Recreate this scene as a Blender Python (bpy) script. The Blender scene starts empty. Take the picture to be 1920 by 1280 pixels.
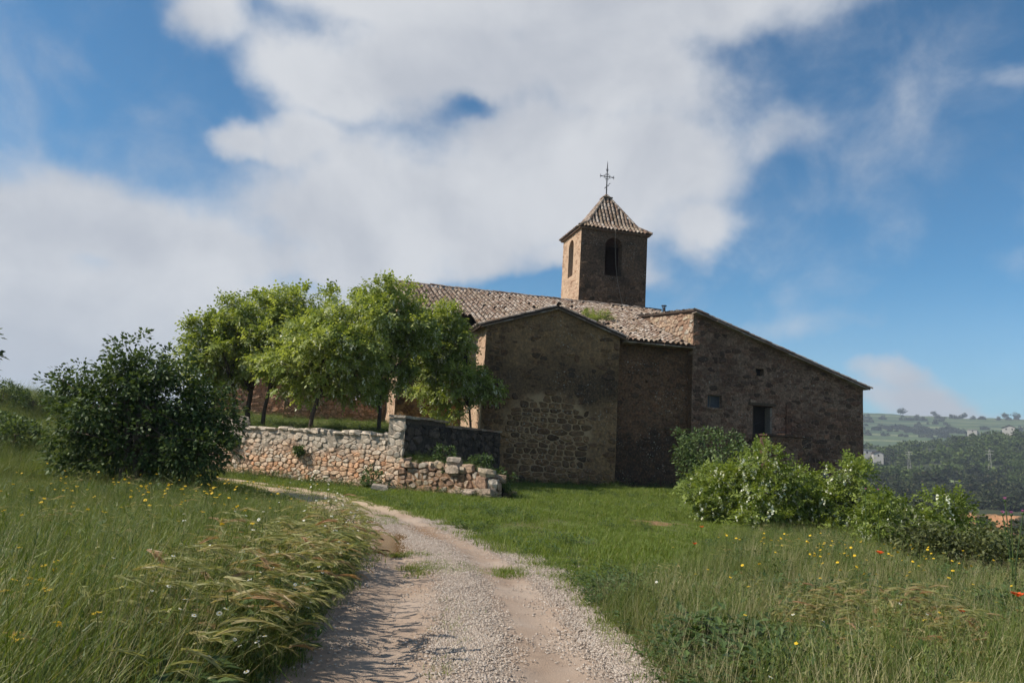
import bpy, bmesh, math, random
import numpy as np
from mathutils import Vector, Matrix
rad = math.radians
random.seed(7)
RNG = np.random.default_rng(7)
SC = bpy.context.scene
COL = SC.collection

# ------------------------------------------------------------------ camera
cam_d = bpy.data.cameras.new('camera')
cam = bpy.data.objects.new('camera', cam_d)
COL.objects.link(cam)
cam_d.sensor_width = 36.0
cam_d.lens = 26.0
cam_d.clip_start = 0.05
cam_d.clip_end = 20000
cam.matrix_world = (Matrix.Translation((0, 0, 1.6)) @ Matrix.Rotation(rad(90 + 7.99), 4, 'X')
                    @ Matrix.Rotation(rad(3.3), 4, 'Z'))
SC.camera = cam

# ------------------------------------------------------------------ light
SUN_EL = 43.0
SUN_DIR = Vector((-1.0, -0.20, 0)).normalized() * math.cos(rad(SUN_EL)) + Vector((0, 0, math.sin(rad(SUN_EL))))
sun_d = bpy.data.lights.new('sun', 'SUN')
sun_d.energy = 5.0
sun_d.angle = rad(0.55)
sun_d.color = (1.0, 0.93, 0.82)
sun = bpy.data.objects.new('sun', sun_d)
COL.objects.link(sun)
sun.rotation_euler = SUN_DIR.to_track_quat('Z', 'Y').to_euler()
sun.location = (-30, -5, 40)
SC.view_settings.view_transform = 'Standard'
SC.view_settings.look = 'None'
SC.view_settings.exposure = 0.25
SC.view_settings.gamma = 1.0
SC.cycles.max_bounces = 4
SC.cycles.diffuse_bounces = 3
SC.cycles.glossy_bounces = 2
SC.cycles.transmission_bounces = 3
SC.cycles.volume_bounces = 0
SC.cycles.transparent_max_bounces = 4
SC.cycles.caustics_reflective = False
SC.cycles.caustics_refractive = False
SC.cycles.use_light_tree = False
SC.cycles.use_adaptive_sampling = True
SC.cycles.adaptive_threshold = 0.02
SC.cycles.use_denoising = True


class NT:
    """small helper around a node tree"""
    def __init__(self, nt):
        self.nt = nt

    def n(self, typ, **kw):
        nd = self.nt.nodes.new(typ)
        for k, v in kw.items():
            if k in ('i', 'd'):
                continue
            setattr(nd, k, v)
        for k, v in (kw.get('i') or {}).items():
            s = nd.inputs[k]
            if hasattr(v, 'is_output') or isinstance(v, bpy.types.NodeSocket):
                self.nt.links.new(v, s)
            else:
                if s.type == 'RGBA' and len(v) == 3:
                    v = (*v, 1)
                s.default_value = v
        return nd

    def math(self, op, a, b=None, c=None, clamp=False):
        i = {0: a}
        if b is not None:
            i[1] = b
        if c is not None:
            i[2] = c
        return self.n('ShaderNodeMath', operation=op, use_clamp=clamp, i=i).outputs[0]

    def mix(self, f, a, b, blend='MIX'):
        nd = self.n('ShaderNodeMix', data_type='RGBA', blend_type=blend, i={0: f})
        for k, v in ((6, a), (7, b)):
            if isinstance(v, bpy.types.NodeSocket):
                self.nt.links.new(v, nd.inputs[k])
            else:
                nd.inputs[k].default_value = (*v, 1) if len(v) == 3 else v
        return nd.outputs[2]

    def noise(self, vec, scale, detail=4, rough=0.55, dist=0.0):
        i = {'Scale': scale, 'Detail': detail, 'Roughness': rough, 'Distortion': dist}
        if vec is not None:
            i['Vector'] = vec
        return self.n('ShaderNodeTexNoise', i=i).outputs['Fac']

    def step(self, v, lo, hi, a=0.0, b=1.0):
        return self.n('ShaderNodeMapRange', interpolation_type='SMOOTHSTEP',
                      i={0: v, 1: lo, 2: hi, 3: a, 4: b}).outputs[0]

    def attr(self, name):
        return self.n('ShaderNodeAttribute', attribute_name=name)


# ------------------------------------------------------------------ sky
w = bpy.data.worlds.new('World')
SC.world = w
w.use_nodes = True
T = NT(w.node_tree)
for nd in list(w.node_tree.nodes):
    w.node_tree.nodes.remove(nd)
sky = T.n('ShaderNodeTexSky', sky_type='NISHITA', sun_disc=False, sun_elevation=rad(SUN_EL),
          sun_rotation=math.atan2(SUN_DIR.x, SUN_DIR.y), altitude=700, air_density=1.0, dust_density=0.6, ozone_density=2.2)
tc = T.n('ShaderNodeTexCoord')
sep = T.n('ShaderNodeSeparateXYZ', i={0: tc.outputs['Generated']})
az = T.math('MULTIPLY', T.math('ARCTAN2', sep.outputs[0], sep.outputs[1]), 57.2958)
el = T.math('MULTIPLY', T.math('ARCSINE', sep.outputs[2]), 57.2958)
dirv = tc.outputs['Generated']
# warp the cloud outlines
w1 = T.n('ShaderNodeTexNoise', i={'Vector': dirv, 'Scale': 4.5, 'Detail': 5.0, 'Roughness': 0.55})
w1s = T.n('ShaderNodeSeparateColor', i={0: w1.outputs['Color']})
azw = T.math('ADD', az, T.math('MULTIPLY', T.math('SUBTRACT', w1s.outputs[0], 0.5), 13.0))
elw = T.math('ADD', el, T.math('MULTIPLY', T.math('SUBTRACT', w1s.outputs[1], 0.5), 8.0))
CL = [(0.1,32.8,26.3,3.3,1.00),(-6.6,28.5,10.7,4.3,1.00),(-15.7,26.2,6.6,3.3,0.95),(7.0,28.4,9.5,4.7,1.00),(-21.6,21.6,3.3,1.5,0.80),(-28.7,12.4,13.8,4.8,1.00),(-39.7,11.2,13.8,5.0,1.00),(-8.6,17.2,13.8,5.5,1.00),(3.1,20.7,11.1,6.7,1.00),(14.9,17.7,4.1,2.6,0.75),(19.1,24.1,4.3,2.1,0.55),(-23.8,5.6,25.9,6.6,1.00),(-12.0,12.8,11.8,2.9,0.90),(10.7,22.4,5.4,4.1,0.90),(34.3,25.5,2.6,1.2,0.40),(31.1,4.8,6.6,1.7,0.80),(19.6,9.8,9.7,1.7,0.35),(27.0,6.4,3.1,1.2,0.60),(-35.6,23.0,1.6,0.9,0.25),(-35.0,18.8,1.6,1.2,0.25),(5.5,14.8,6.2,1.9,0.80),(-17.7,21.8,3.5,2.4,0.80),(-20.6,19.4,2.1,1.4,0.30),(-24.7,28.7,4.8,2.4,0.80),(14.8,22.3,3.8,4.5,0.60),
      (-62,24,20,6,.9),(60,30,16,5,.7),(85,18,22,5,.8),(-95,30,22,7,.9),(120,26,25,8,.9),(-140,20,28,7,.9),(165,34,25,8,.8),(10,52,40,8,.7),(-60,60,30,9,.7),(90,58,35,8,.7)]
HO = [(-5.9,24.9,1.9,0.7,0.38),(10.5,26.9,2.8,1.0,0.15),(-0.2,11.8,4.1,0.8,0.50),(-30.4,10.6,2.4,0.6,0.20)]
pv = T.n('ShaderNodeCombineXYZ', i={0: azw, 1: elw}).outputs[0]


def blob(c, lo=1.65, hi=0.1):
    d = T.n('ShaderNodeVectorMath', operation='MULTIPLY_ADD', i={0: pv, 1: (1 / c[2], 1 / c[3], 0), 2: (-c[0] / c[2], -c[1] / c[3], 0)})
    ln = T.n('ShaderNodeVectorMath', operation='LENGTH', i={0: d.outputs[0]}).outputs['Value']
    return T.step(ln, lo, hi, 0.0, c[4])


dens = None
for c in CL:
    b = blob(c)
    dens = b if dens is None else T.math('SMOOTH_MAX', dens, b, 0.25)
for c in HO:
    dens = T.math('SUBTRACT', dens, blob(c, 2.3, -0.2))
fb = T.noise(dirv, 8.0, 8, 0.58, 0.25)
dens = T.math('ADD', dens, T.math('MULTIPLY', T.math('SUBTRACT', fb, 0.5), 0.85))
alpha = T.step(dens, 0.10, 0.74, 0.0, 0.98)
veil = T.step(el, 14.0, 0.0, 0.0, 0.35)
alpha = T.math('MAXIMUM', alpha, veil)
sh = T.noise(dirv, 4.2, 6, 0.55, 0.2)
bright = T.math('ADD', T.step(sh, 0.34, 0.66), T.step(dens, 0.4, 1.3, 0.1, -0.15))
low = T.step(el, 11.0, 3.0, 0.0, 0.45)
bright = T.math('SUBTRACT', bright, low, clamp=True)
ccol = T.mix(bright, (5.0, 5.3, 5.9), (6.75, 6.95, 7.3))
# deepen the clear blue a little, as the phone does
skyc = T.mix(1.0, sky.outputs[0], (0.50, 0.99, 1.17), 'MULTIPLY')
full = T.mix(alpha, skyc, ccol)
bg = T.n('ShaderNodeBackground', i={'Color': full, 'Strength': 0.085})
out = T.n('ShaderNodeOutputWorld', i={'Surface': bg.outputs[0]})
w.cycles.sampling_method = 'MANUAL'
w.cycles.sample_map_resolution = 512


# ------------------------------------------------------------------ mesh helpers
def tag(o, label=None, cat=None, group=None, kind=None):
    if label: o['label'] = label
    if cat: o['category'] = cat
    if group: o['group'] = group
    if kind: o['kind'] = kind
    return o


def link(name, me, parent=None):
    o = bpy.data.objects.new(name, me)
    COL.objects.link(o)
    if parent is not None:
        o.parent = parent
    return o


def empty(name, loc=(0, 0, 0), rz=0.0):
    o = bpy.data.objects.new(name, None)
    o.empty_display_size = 0.3
    o.location = loc
    o.rotation_euler = (0, 0, rz)
    COL.objects.link(o)
    return o


class MB:
    """mesh builder: verts, faces, per-face material, per-vertex random value"""
    def __init__(self):
        self.v, self.f, self.m, self.r = [], [], [], []

    def add(self, vs, fs, mi=0, r=0.0):
        b = len(self.v)
        self.v.extend([tuple(p) for p in vs])
        self.r.extend([r] * len(vs))
        for f in fs:
            self.f.append(tuple(b + i for i in f))
            self.m.append(mi)

    def box(self, x0, x1, y0, y1, z0, z1, mi=0, r=0.0):
        vs = [(x, y, z) for z in (z0, z1) for y in (y0, y1) for x in (x0, x1)]
        self.add(vs, [(0, 2, 3, 1), (4, 5, 7, 6), (0, 1, 5, 4), (2, 6, 7, 3), (0, 4, 6, 2), (1, 3, 7, 5)], mi, r)

    def tube(self, pts, rads, n=6, mi=0, r=0.0, cap=True):
        pts = [Vector(p) for p in pts]
        vs, fs = [], []
        for k, p in enumerate(pts):
            d = (pts[min(k + 1, len(pts) - 1)] - pts[max(k - 1, 0)]).normalized()
            a = d.cross(Vector((0.3, 0.9, 0.1)))
            if a.length < 1e-3:
                a = d.cross(Vector((1, 0, 0)))
            a.normalize()
            b = d.cross(a)
            rr = rads[k] if hasattr(rads, '__len__') else rads
            for j in range(n):
                t = 2 * math.pi * j / n
                vs.append(p + a * (rr * math.cos(t)) + b * (rr * math.sin(t)))
        for k in range(len(pts) - 1):
            for j in range(n):
                j2 = (j + 1) % n
                fs.append((k * n + j, k * n + j2, (k + 1) * n + j2, (k + 1) * n + j))
        if cap:
            fs.append(tuple(range(n - 1, -1, -1)))
            fs.append(tuple((len(pts) - 1) * n + j for j in range(n)))
        self.add(vs, fs, mi, r)

    def mesh(self, name, mats, smooth=False):
        me = bpy.data.meshes.new(name)
        me.from_pydata(self.v, [], self.f)
        for m in (mats if isinstance(mats, (list, tuple)) else [mats]):
            me.materials.append(m)
        if any(self.m):
            me.polygons.foreach_set('material_index', self.m)
        if smooth:
            me.polygons.foreach_set('use_smooth', [True] * len(self.f))
        a = me.attributes.new('rnd', 'FLOAT', 'POINT')
        a.data.foreach_set('value', self.r)
        me.update()
        return me

    def build(self, name, mats, parent=None, smooth=False):
        return link(name, self.mesh(name, mats, smooth), parent)


def np_mesh(name, V, F, mats, rnd=None, mi=None, smooth=False):
    """V (n,3), F (m,k) with one k"""
    me = bpy.data.meshes.new(name)
    V = np.ascontiguousarray(V, dtype=np.float32)
    F = np.ascontiguousarray(F, dtype=np.int32)
    m, k = F.shape
    me.vertices.add(len(V)); me.vertices.foreach_set('co', V.ravel())
    me.loops.add(m * k); me.loops.foreach_set('vertex_index', F.ravel())
    me.polygons.add(m)
    me.polygons.foreach_set('loop_start', np.arange(0, m * k, k, dtype=np.int32))
    for x in (mats if isinstance(mats, (list, tuple)) else [mats]):
        me.materials.append(x)
    if mi is not None:
        me.polygons.foreach_set('material_index', np.asarray(mi, np.int32))
    if smooth:
        me.polygons.foreach_set('use_smooth', np.ones(m, bool))
    if rnd is not None:
        a = me.attributes.new('rnd', 'FLOAT', 'POINT')
        a.data.foreach_set('value', np.asarray(rnd, np.float32))
    me.update(calc_edges=True)
    return me


def smooth01(t):
    t = np.clip(t, 0, 1)
    return t * t * (3 - 2 * t)


def vnoise(x, y, seed=0):
    """smooth value noise, numpy"""
    x = np.asarray(x, float); y = np.asarray(y, float)
    xi, yi = np.floor(x), np.floor(y)
    fx, fy = x - xi, y - yi
    fx = fx * fx * (3 - 2 * fx); fy = fy * fy * (3 - 2 * fy)

    def h(a, b):
        s = np.sin(a * 127.1 + b * 311.7 + seed * 74.7) * 43758.5453
        return s - np.floor(s)
    return (h(xi, yi) * (1 - fx) + h(xi + 1, yi) * fx) * (1 - fy) + (h(xi, yi + 1) * (1 - fx) + h(xi + 1, yi + 1) * fx) * fy


def fbm(x, y, seed=0, o=4):
    s, a, t = 0, 1, 0
    for k in range(o):
        s = s + a * vnoise(x * 2 ** k, y * 2 ** k, seed + k); t += a; a *= 0.5
    return s / t - 0.5


# ------------------------------------------------------------------ materials
def new_mat(name):
    m = bpy.data.materials.new(name)
    m.use_nodes = True
    t = NT(m.node_tree)
    b = m.node_tree.nodes['Principled BSDF']
    b.inputs['Specular IOR Level'].default_value = 0.25
    return m, t, b


def rnd_val(t):
    a = t.attr('rnd').outputs['Fac']
    o = t.n('ShaderNodeObjectInfo').outputs['Random']
    return t.math('FRACT', t.math('ADD', a, o))


def ramp(t, fac, stops):
    nd = t.n('ShaderNodeValToRGB', i={0: fac})
    e = nd.color_ramp.elements
    while len(e) < len(stops):
        e.new(0.5)
    for k, (p, c) in enumerate(stops):
        e[k].position = p
        e[k].color = (*c, 1)
    return nd.outputs[0]


def bump(t, b, h, strength, dist):
    nd = t.n('ShaderNodeBump', i={'Height': h, 'Strength': strength, 'Distance': dist})
    t.nt.links.new(nd.outputs[0], b.inputs['Normal'])


def lk(t, a, b):
    t.nt.links.new(a, b)


def stone_mat(name, stops, grime=0.5, lichen=0.5, grime_col=(0.035, 0.03, 0.028), spots=5.0, height=None, clean=None, var=0.55, bd=0.035, fine=(0.4, 1.35), band=None, clean_col=None):
    """weathered stone. height: (z_lo, z_hi, colour) tints the upper part (lime wash, weathering)"""
    m, t, b = new_mat(name)
    pos = t.n('ShaderNodeNewGeometry').outputs['Position']
    r = rnd_val(t)
    c = ramp(t, r, stops)
    f = t.noise(pos, 6.0, 6, 0.65)
    fk = t.step(t.noise(pos, 10.0, 5, 0.7), 0.32, 0.68, *fine)
    c = t.mix(1.0, c, t.n('ShaderNodeCombineColor', i={0: fk, 1: fk, 2: fk}).outputs[0], 'MULTIPLY')
    c = t.mix(t.step(f, 0.3, 0.7), c, t.mix(var, c, (0.10, 0.075, 0.05)))
    if height:
        zz = t.n('ShaderNodeSeparateXYZ', i={0: pos}).outputs[2]
        zz = t.math('ADD', zz, t.math('MULTIPLY', t.math('SUBTRACT', t.noise(pos, 1.3, 4), 0.5), 1.6))
        c = t.mix(t.step(zz, height[0], height[1], 0, 0.85), c, t.mix(t.step(f, .3, .7), height[2], tuple(0.6 * q for q in height[2])))
    # black weathering crust in big patches
    g = t.noise(pos, 0.45, 5, 0.6, 0.4)
    g2 = t.noise(pos, 14.0, 4, 0.7)
    gm = t.math('MULTIPLY', t.step(g, 0.46, 0.66, 0.10, 1.0), t.step(g2, 0.34, 0.6, 0.25, 1.0))
    if band:        # black crust gathers in a band up the wall; on recess materials, painted shade
        zb = t.n('ShaderNodeSeparateXYZ', i={0: pos}).outputs[2]
        zb = t.math('ADD', zb, t.math('MULTIPLY', t.math('SUBTRACT', t.noise(pos, 0.7, 5, 0.6), 0.5), 3.2))
        bm_ = t.math('MULTIPLY', t.step(zb, band[0] - 0.5, band[0] + 0.5), t.step(zb, band[1] + 0.6, band[1] - 0.6))
        gm = t.math('MULTIPLY', t.math('ADD', t.math('MULTIPLY', gm, 0.45), t.math('MULTIPLY', bm_, t.step(g2, 0.3, 0.6, 0.35, 0.75))), 1.0, clamp=True)
    gf = t.math('MULTIPLY', gm, grime)
    if clean:       # a stretch that was raked out and repointed, free of crust
        dc = t.n('ShaderNodeVectorMath', operation='DISTANCE', i={0: pos, 1: clean[:3]}).outputs['Value']
        dc = t.math('ADD', dc, t.math('MULTIPLY', t.math('SUBTRACT', t.noise(pos, 1.1, 4), 0.5), 2.4))
        gf = t.math('MULTIPLY', gf, t.step(dc, clean[3] * 0.75, clean[3] * 1.25, 0.12, 1.0))
        if clean_col:
            c = t.mix(t.step(dc, clean[3] * 1.15, clean[3] * 0.7, 0, 0.85), c, clean_col)
    c = t.mix(gf, c, grime_col)
    # pale lichen spots
    sp = t.step(t.noise(pos, spots * 2.6, 3, 0.6), 0.60, 0.70)
    patch = t.step(t.noise(pos, 0.8, 4, 0.6), 0.46, 0.62)
    c = t.mix(t.math('MULTIPLY', t.math('MULTIPLY', sp, patch), lichen), c, (0.46, 0.43, 0.36))
    lk(t, c, b.inputs['Base Color'])
    b.inputs['Roughness'].default_value = 0.93
    h = t.math('ADD', t.noise(pos, 22.0, 6, 0.65), t.math('MULTIPLY', t.noise(pos, 5.0, 4), 1.2))
    bump(t, b, h, 0.75, bd)
    return m


OCH = [(0.0, (0.08, 0.042, 0.02)), (0.2, (0.30, 0.16, 0.068)), (0.4, (0.13, 0.066, 0.031)), (0.6, (0.40, 0.225, 0.10)), (0.8, (0.19, 0.09, 0.04)), (1.0, (0.32, 0.18, 0.086))]
CLEAN = (1.9, 33.25, 2.0, 2.1)
M_STONE = stone_mat('church_stone', OCH, 0.85, 1.0, grime_col=(0.035, 0.024, 0.017), clean=CLEAN, band=(3.7, 5.6))
M_MORTAR = stone_mat('church_mortar', [(0, (0.33, 0.19, 0.087)), (1, (0.28, 0.158, 0.074))], 0.80, 0.8, grime_col=(0.038, 0.026, 0.018), clean=CLEAN, band=(3.7, 5.6), clean_col=(0.46, 0.31, 0.17), fine=(0.6, 1.25))
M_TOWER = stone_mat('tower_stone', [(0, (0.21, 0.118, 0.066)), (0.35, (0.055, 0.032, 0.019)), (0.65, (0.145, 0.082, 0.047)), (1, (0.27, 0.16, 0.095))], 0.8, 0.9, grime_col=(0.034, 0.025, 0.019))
M_TOWS = stone_mat('tower_stone_lit_copy', [(0, (0.50, 0.33, 0.22)), (0.5, (0.42, 0.27, 0.18)), (1, (0.60, 0.43, 0.30))], 0.10, 0.4, var=0.2, fine=(0.75, 1.2))  # paler copy for sun-facing walls: sunlight put into the colour, less crust
M_TOSM = stone_mat('tower_mortar_lit_copy', [(0, (0.52, 0.36, 0.245)), (1, (0.52, 0.355, 0.24))], 0.10, 0.4, var=0.2, fine=(0.75, 1.2))  # lit copy of the tower mortar, the sun's brightness mixed into its tone
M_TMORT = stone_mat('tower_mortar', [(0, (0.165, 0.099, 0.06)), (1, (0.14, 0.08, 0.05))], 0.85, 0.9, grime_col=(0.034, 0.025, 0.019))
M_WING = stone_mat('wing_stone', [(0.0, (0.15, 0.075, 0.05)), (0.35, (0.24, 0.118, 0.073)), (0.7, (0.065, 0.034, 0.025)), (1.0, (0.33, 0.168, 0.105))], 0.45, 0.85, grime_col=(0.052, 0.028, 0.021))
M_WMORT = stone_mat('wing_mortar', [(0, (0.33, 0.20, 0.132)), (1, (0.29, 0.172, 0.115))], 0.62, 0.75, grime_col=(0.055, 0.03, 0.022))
M_TERR = stone_mat('terrace_stone', [(0.0, (0.74, 0.45, 0.27)), (0.3, (0.76, 0.56, 0.39)), (0.55, (0.68, 0.35, 0.185)), (0.8, (0.70, 0.59, 0.46)), (1.0, (0.58, 0.37, 0.24))], 0.06, 0.5,
                   height=(0.75, 1.35, (0.60, 0.52, 0.42)), spots=12, var=0.25, bd=0.025, fine=(0.65, 1.25))
M_TERM = stone_mat('terrace_mortar', [(0, (0.34, 0.205, 0.125)), (1, (0.30, 0.18, 0.11))], 0.2, 0.5, height=(0.85, 1.4, (0.44, 0.38, 0.30)), spots=12, var=0.4, bd=0.025, fine=(0.5, 1.2))
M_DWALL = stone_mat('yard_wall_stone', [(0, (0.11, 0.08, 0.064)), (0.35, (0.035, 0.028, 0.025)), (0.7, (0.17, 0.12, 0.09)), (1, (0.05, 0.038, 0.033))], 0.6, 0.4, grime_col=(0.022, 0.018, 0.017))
M_DSTONE = stone_mat('recess_shade_damp_stone', [(0, (0.08, 0.04, 0.023)), (0.3, (0.25, 0.115, 0.056)), (0.6, (0.12, 0.06, 0.033)), (1, (0.30, 0.155, 0.078))], 0.95, 1.0, grime_col=(0.018, 0.0135, 0.011), band=(-3.0, 2.6))  # recess shade painted into the colour, darkest at the foot, besides damp and lichen
M_DMORT = stone_mat('recess_shade_damp_mortar', [(0, (0.22, 0.108, 0.053)), (1, (0.18, 0.086, 0.044))], 0.95, 0.9, grime_col=(0.018, 0.0135, 0.011), band=(-3.0, 2.6))  # same painted recess shade for the joints, over damp and lichen
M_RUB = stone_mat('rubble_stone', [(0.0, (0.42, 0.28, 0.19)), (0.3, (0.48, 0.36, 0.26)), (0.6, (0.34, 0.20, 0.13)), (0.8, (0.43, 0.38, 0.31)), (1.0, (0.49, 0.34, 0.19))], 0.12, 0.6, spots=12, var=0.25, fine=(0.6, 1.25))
M_EARTH = stone_mat('red_earth', [(0, (0.34, 0.18, 0.095)), (1, (0.40, 0.24, 0.14))], 0.1, 0.1)
M_RED = stone_mat('red_wall_stone', [(0, (0.50, 0.27, 0.16)), (0.5, (0.42, 0.22, 0.13)), (1, (0.55, 0.34, 0.22))], 0.15, 0.3)


def tile_mat():
    m, t, b = new_mat('clay_roof_tile')
    pos = t.n('ShaderNodeNewGeometry').outputs['Position']
    r = rnd_val(t)
    c = ramp(t, r, [(0, (0.15, 0.088, 0.06)), (0.25, (0.32, 0.24, 0.185)), (0.5, (0.40, 0.325, 0.265)), (0.72, (0.20, 0.125, 0.088)), (0.88, (0.50, 0.43, 0.37)), (1, (0.22, 0.13, 0.085))])
    f = t.noise(pos, 9.0, 5, 0.65)
    c = t.mix(t.step(f, 0.42, 0.68, 0, 0.8), c, (0.10, 0.075, 0.06))
    f2 = t.noise(pos, 1.1, 3)
    c = t.mix(t.step(f2, 0.45, 0.7, 0, 0.35), c, (0.20, 0.15, 0.08))
    lk(t, c, b.inputs['Base Color'])
    b.inputs['Roughness'].default_value = 0.9
    bump(t, b, t.noise(pos, 40.0, 4), 0.5, 0.01)
    return m


M_TILE = tile_mat()


def plain(name, col, rough=0.8, var=0.25, scale=8.0, spec=0.25, metal=0.0):
    m, t, b = new_mat(name)
    pos = t.n('ShaderNodeNewGeometry').outputs['Position']
    c = t.mix(t.step(t.noise(pos, scale, 5, 0.6), 0.3, 0.7), col, tuple(q * (1 - var) for q in col))
    lk(t, c, b.inputs['Base Color'])
    b.inputs['Roughness'].default_value = rough
    b.inputs['Specular IOR Level'].default_value = spec
    b.inputs['Metallic'].default_value = metal
    bump(t, b, t.noise(pos, scale * 6, 4), 0.25, 0.01)
    return m


M_IRON = plain('wrought_iron', (0.035, 0.033, 0.035), 0.6)
M_UNDER = plain('roof_channel_tile', (0.06, 0.04, 0.029), 0.95)
M_WOOD = plain('weathered_wood', (0.11, 0.075, 0.05), 0.85, 0.45, 14)
M_LINTEL = plain('pale_timber', (0.24, 0.20, 0.16), 0.85, 0.35, 14)
M_DARK = plain('dark_interior', (0.03, 0.025, 0.022), 0.95)
M_SHUT = plain('grey_shutter', (0.07, 0.075, 0.085), 0.6)
M_WHITE = plain('white_plaster', (0.46, 0.43, 0.39), 0.9, 0.15, 2)


def foliage(name, stops, trans=0.35, rough=0.5, spec=0.3):
    m, t, b = new_mat(name)
    r = rnd_val(t)
    c = ramp(t, r, stops)
    lk(t, c, b.inputs['Base Color'])
    b.inputs['Roughness'].default_value = rough
    b.inputs['Specular IOR Level'].default_value = spec
    tr = t.n('ShaderNodeBsdfTranslucent', i={'Color': t.mix(1.0, c, (1.25, 1.2, 0.55), 'MULTIPLY')})
    mx = t.n('ShaderNodeMixShader', i={0: trans, 1: b.outputs[0], 2: tr.outputs[0]})
    o = t.nt.nodes['Material Output']
    lk(t, mx.outputs[0], o.inputs['Surface'])
    return m


M_ROB = foliage('robinia_leaf', [(0, (0.15, 0.20, 0.035)), (0.4, (0.26, 0.315, 0.07)), (0.8, (0.37, 0.42, 0.14)), (1, (0.20, 0.25, 0.055))], 0.45)
M_ROB2 = foliage('robinia_shrub_leaf', [(0, (0.10, 0.145, 0.022)), (0.4, (0.17, 0.225, 0.04)), (0.8, (0.26, 0.315, 0.075)), (1, (0.14, 0.19, 0.035))], 0.42)
M_DKL = foliage('dark_bush_leaf', [(0, (0.04, 0.066, 0.022)), (0.45, (0.068, 0.105, 0.032)), (0.8, (0.11, 0.155, 0.045)), (1, (0.20, 0.25, 0.07))], 0.25, 0.55, 0.2)
M_VIB = foliage('laurel_leaf', [(0, (0.06, 0.09, 0.03)), (0.6, (0.10, 0.15, 0.05)), (1, (0.17, 0.22, 0.09))], 0.2, 0.5, 0.3)
M_BRAM = foliage('bramble_leaf', [(0, (0.06, 0.072, 0.026)), (0.6, (0.105, 0.12, 0.038)), (1, (0.17, 0.175, 0.065))], 0.25)
M_GRASS = foliage('meadow_grass', [(0, (0.055, 0.088, 0.013)), (0.35, (0.092, 0.136, 0.022)), (0.65, (0.145, 0.187, 0.038)), (0.86, (0.22, 0.235, 0.072)), (1, (0.32, 0.29, 0.14))], 0.35)
M_LAWN = foliage('lawn_grass', [(0, (0.095, 0.145, 0.02)), (0.5, (0.15, 0.208, 0.031)), (0.85, (0.215, 0.27, 0.055)), (1, (0.31, 0.29, 0.11))], 0.4)
M_STRAW = foliage('dry_grass', [(0, (0.34, 0.29, 0.15)), (0.5, (0.25, 0.23, 0.10)), (1, (0.45, 0.39, 0.24))], 0.3)
M_EAR = foliage('barley_ear', [(0, (0.28, 0.29, 0.105)), (0.45, (0.36, 0.35, 0.15)), (0.8, (0.44, 0.37, 0.19)), (1, (0.42, 0.24, 0.14))], 0.45)
M_WEED = foliage('weed_leaf', [(0, (0.05, 0.085, 0.028)), (0.6, (0.075, 0.12, 0.035)), (1, (0.11, 0.16, 0.045))], 0.25)
M_YEL = foliage('yellow_petal', [(0, (0.80, 0.50, 0.02)), (1, (0.85, 0.62, 0.05))], 0.3)
M_WHI = foliage('white_petal', [(0, (0.72, 0.72, 0.66)), (1, (0.8, 0.8, 0.76))], 0.25)
M_CRE = foliage('robinia_blossom', [(0, (0.70, 0.72, 0.55)), (1, (0.80, 0.80, 0.70))], 0.3)
M_REDP = foliage('poppy_petal', [(0, (0.70, 0.07, 0.02)), (1, (0.78, 0.13, 0.03))], 0.35)
M_PUR = foliage('thistle_floret', [(0, (0.42, 0.13, 0.30)), (1, (0.5, 0.2, 0.38))], 0.2)
M_BARK = plain('robinia_bark', (0.10, 0.075, 0.055), 0.95, 0.4, 20)
M_FOR = foliage('woodland_leaf', [(0, (0.022, 0.032, 0.015)), (0.5, (0.036, 0.048, 0.02)), (0.85, (0.065, 0.075, 0.03)), (1, (0.10, 0.085, 0.045))], 0.15, 0.7, 0.1)
M_FOR2 = foliage('scrub_leaf', [(0, (0.05, 0.075, 0.022)), (0.5, (0.075, 0.11, 0.03)), (1, (0.12, 0.15, 0.045))], 0.2, 0.7, 0.1)

# ------------------------------------------------------------------ terrain
O = Vector((5.0, 34.0, 0.0))          # church frame: front right corner of the chapel
YAW = rad(14)
PATH = [(-0.05, -8, 1.25), (-0.1, 0, 1.25), (-0.15, 5.3, 1.24), (-0.26, 6.7, 1.27), (-0.5, 9.3, 1.22), (-0.95, 11.2, 1.2), (-1.62, 13.0, 1.12),
        (-2.95, 16.3, 1.0), (-4.95, 19.8, 0.92), (-7.3, 22.4, 0.85), (-10.5, 24.2, 0.8), (-15, 25.6, 0.8), (-24, 27, 0.8)]


def catmull(P, n):
    P = np.array(P, float)
    Q = np.vstack([2 * P[0] - P[1], P, 2 * P[-1] - P[-2]])
    o = []
    for k in range(1, len(Q) - 2):
        for t in np.linspace(0, 1, n, endpoint=False):
            a, b, c, d = Q[k - 1], Q[k], Q[k + 1], Q[k + 2]
            o.append(0.5 * (2 * b + (c - a) * t + (2 * a - 5 * b + 4 * c - d) * t * t + (3 * b - a - 3 * c + d) * t ** 3))
    o.append(P[-1])
    return np.array(o)


PC = catmull(PATH, 24)
PT = np.gradient(PC[:, :2], axis=0)
PT /= np.linalg.norm(PT, axis=1)[:, None]
PN = np.stack([PT[:, 1], -PT[:, 0]], 1)       # to the right of travel


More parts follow.
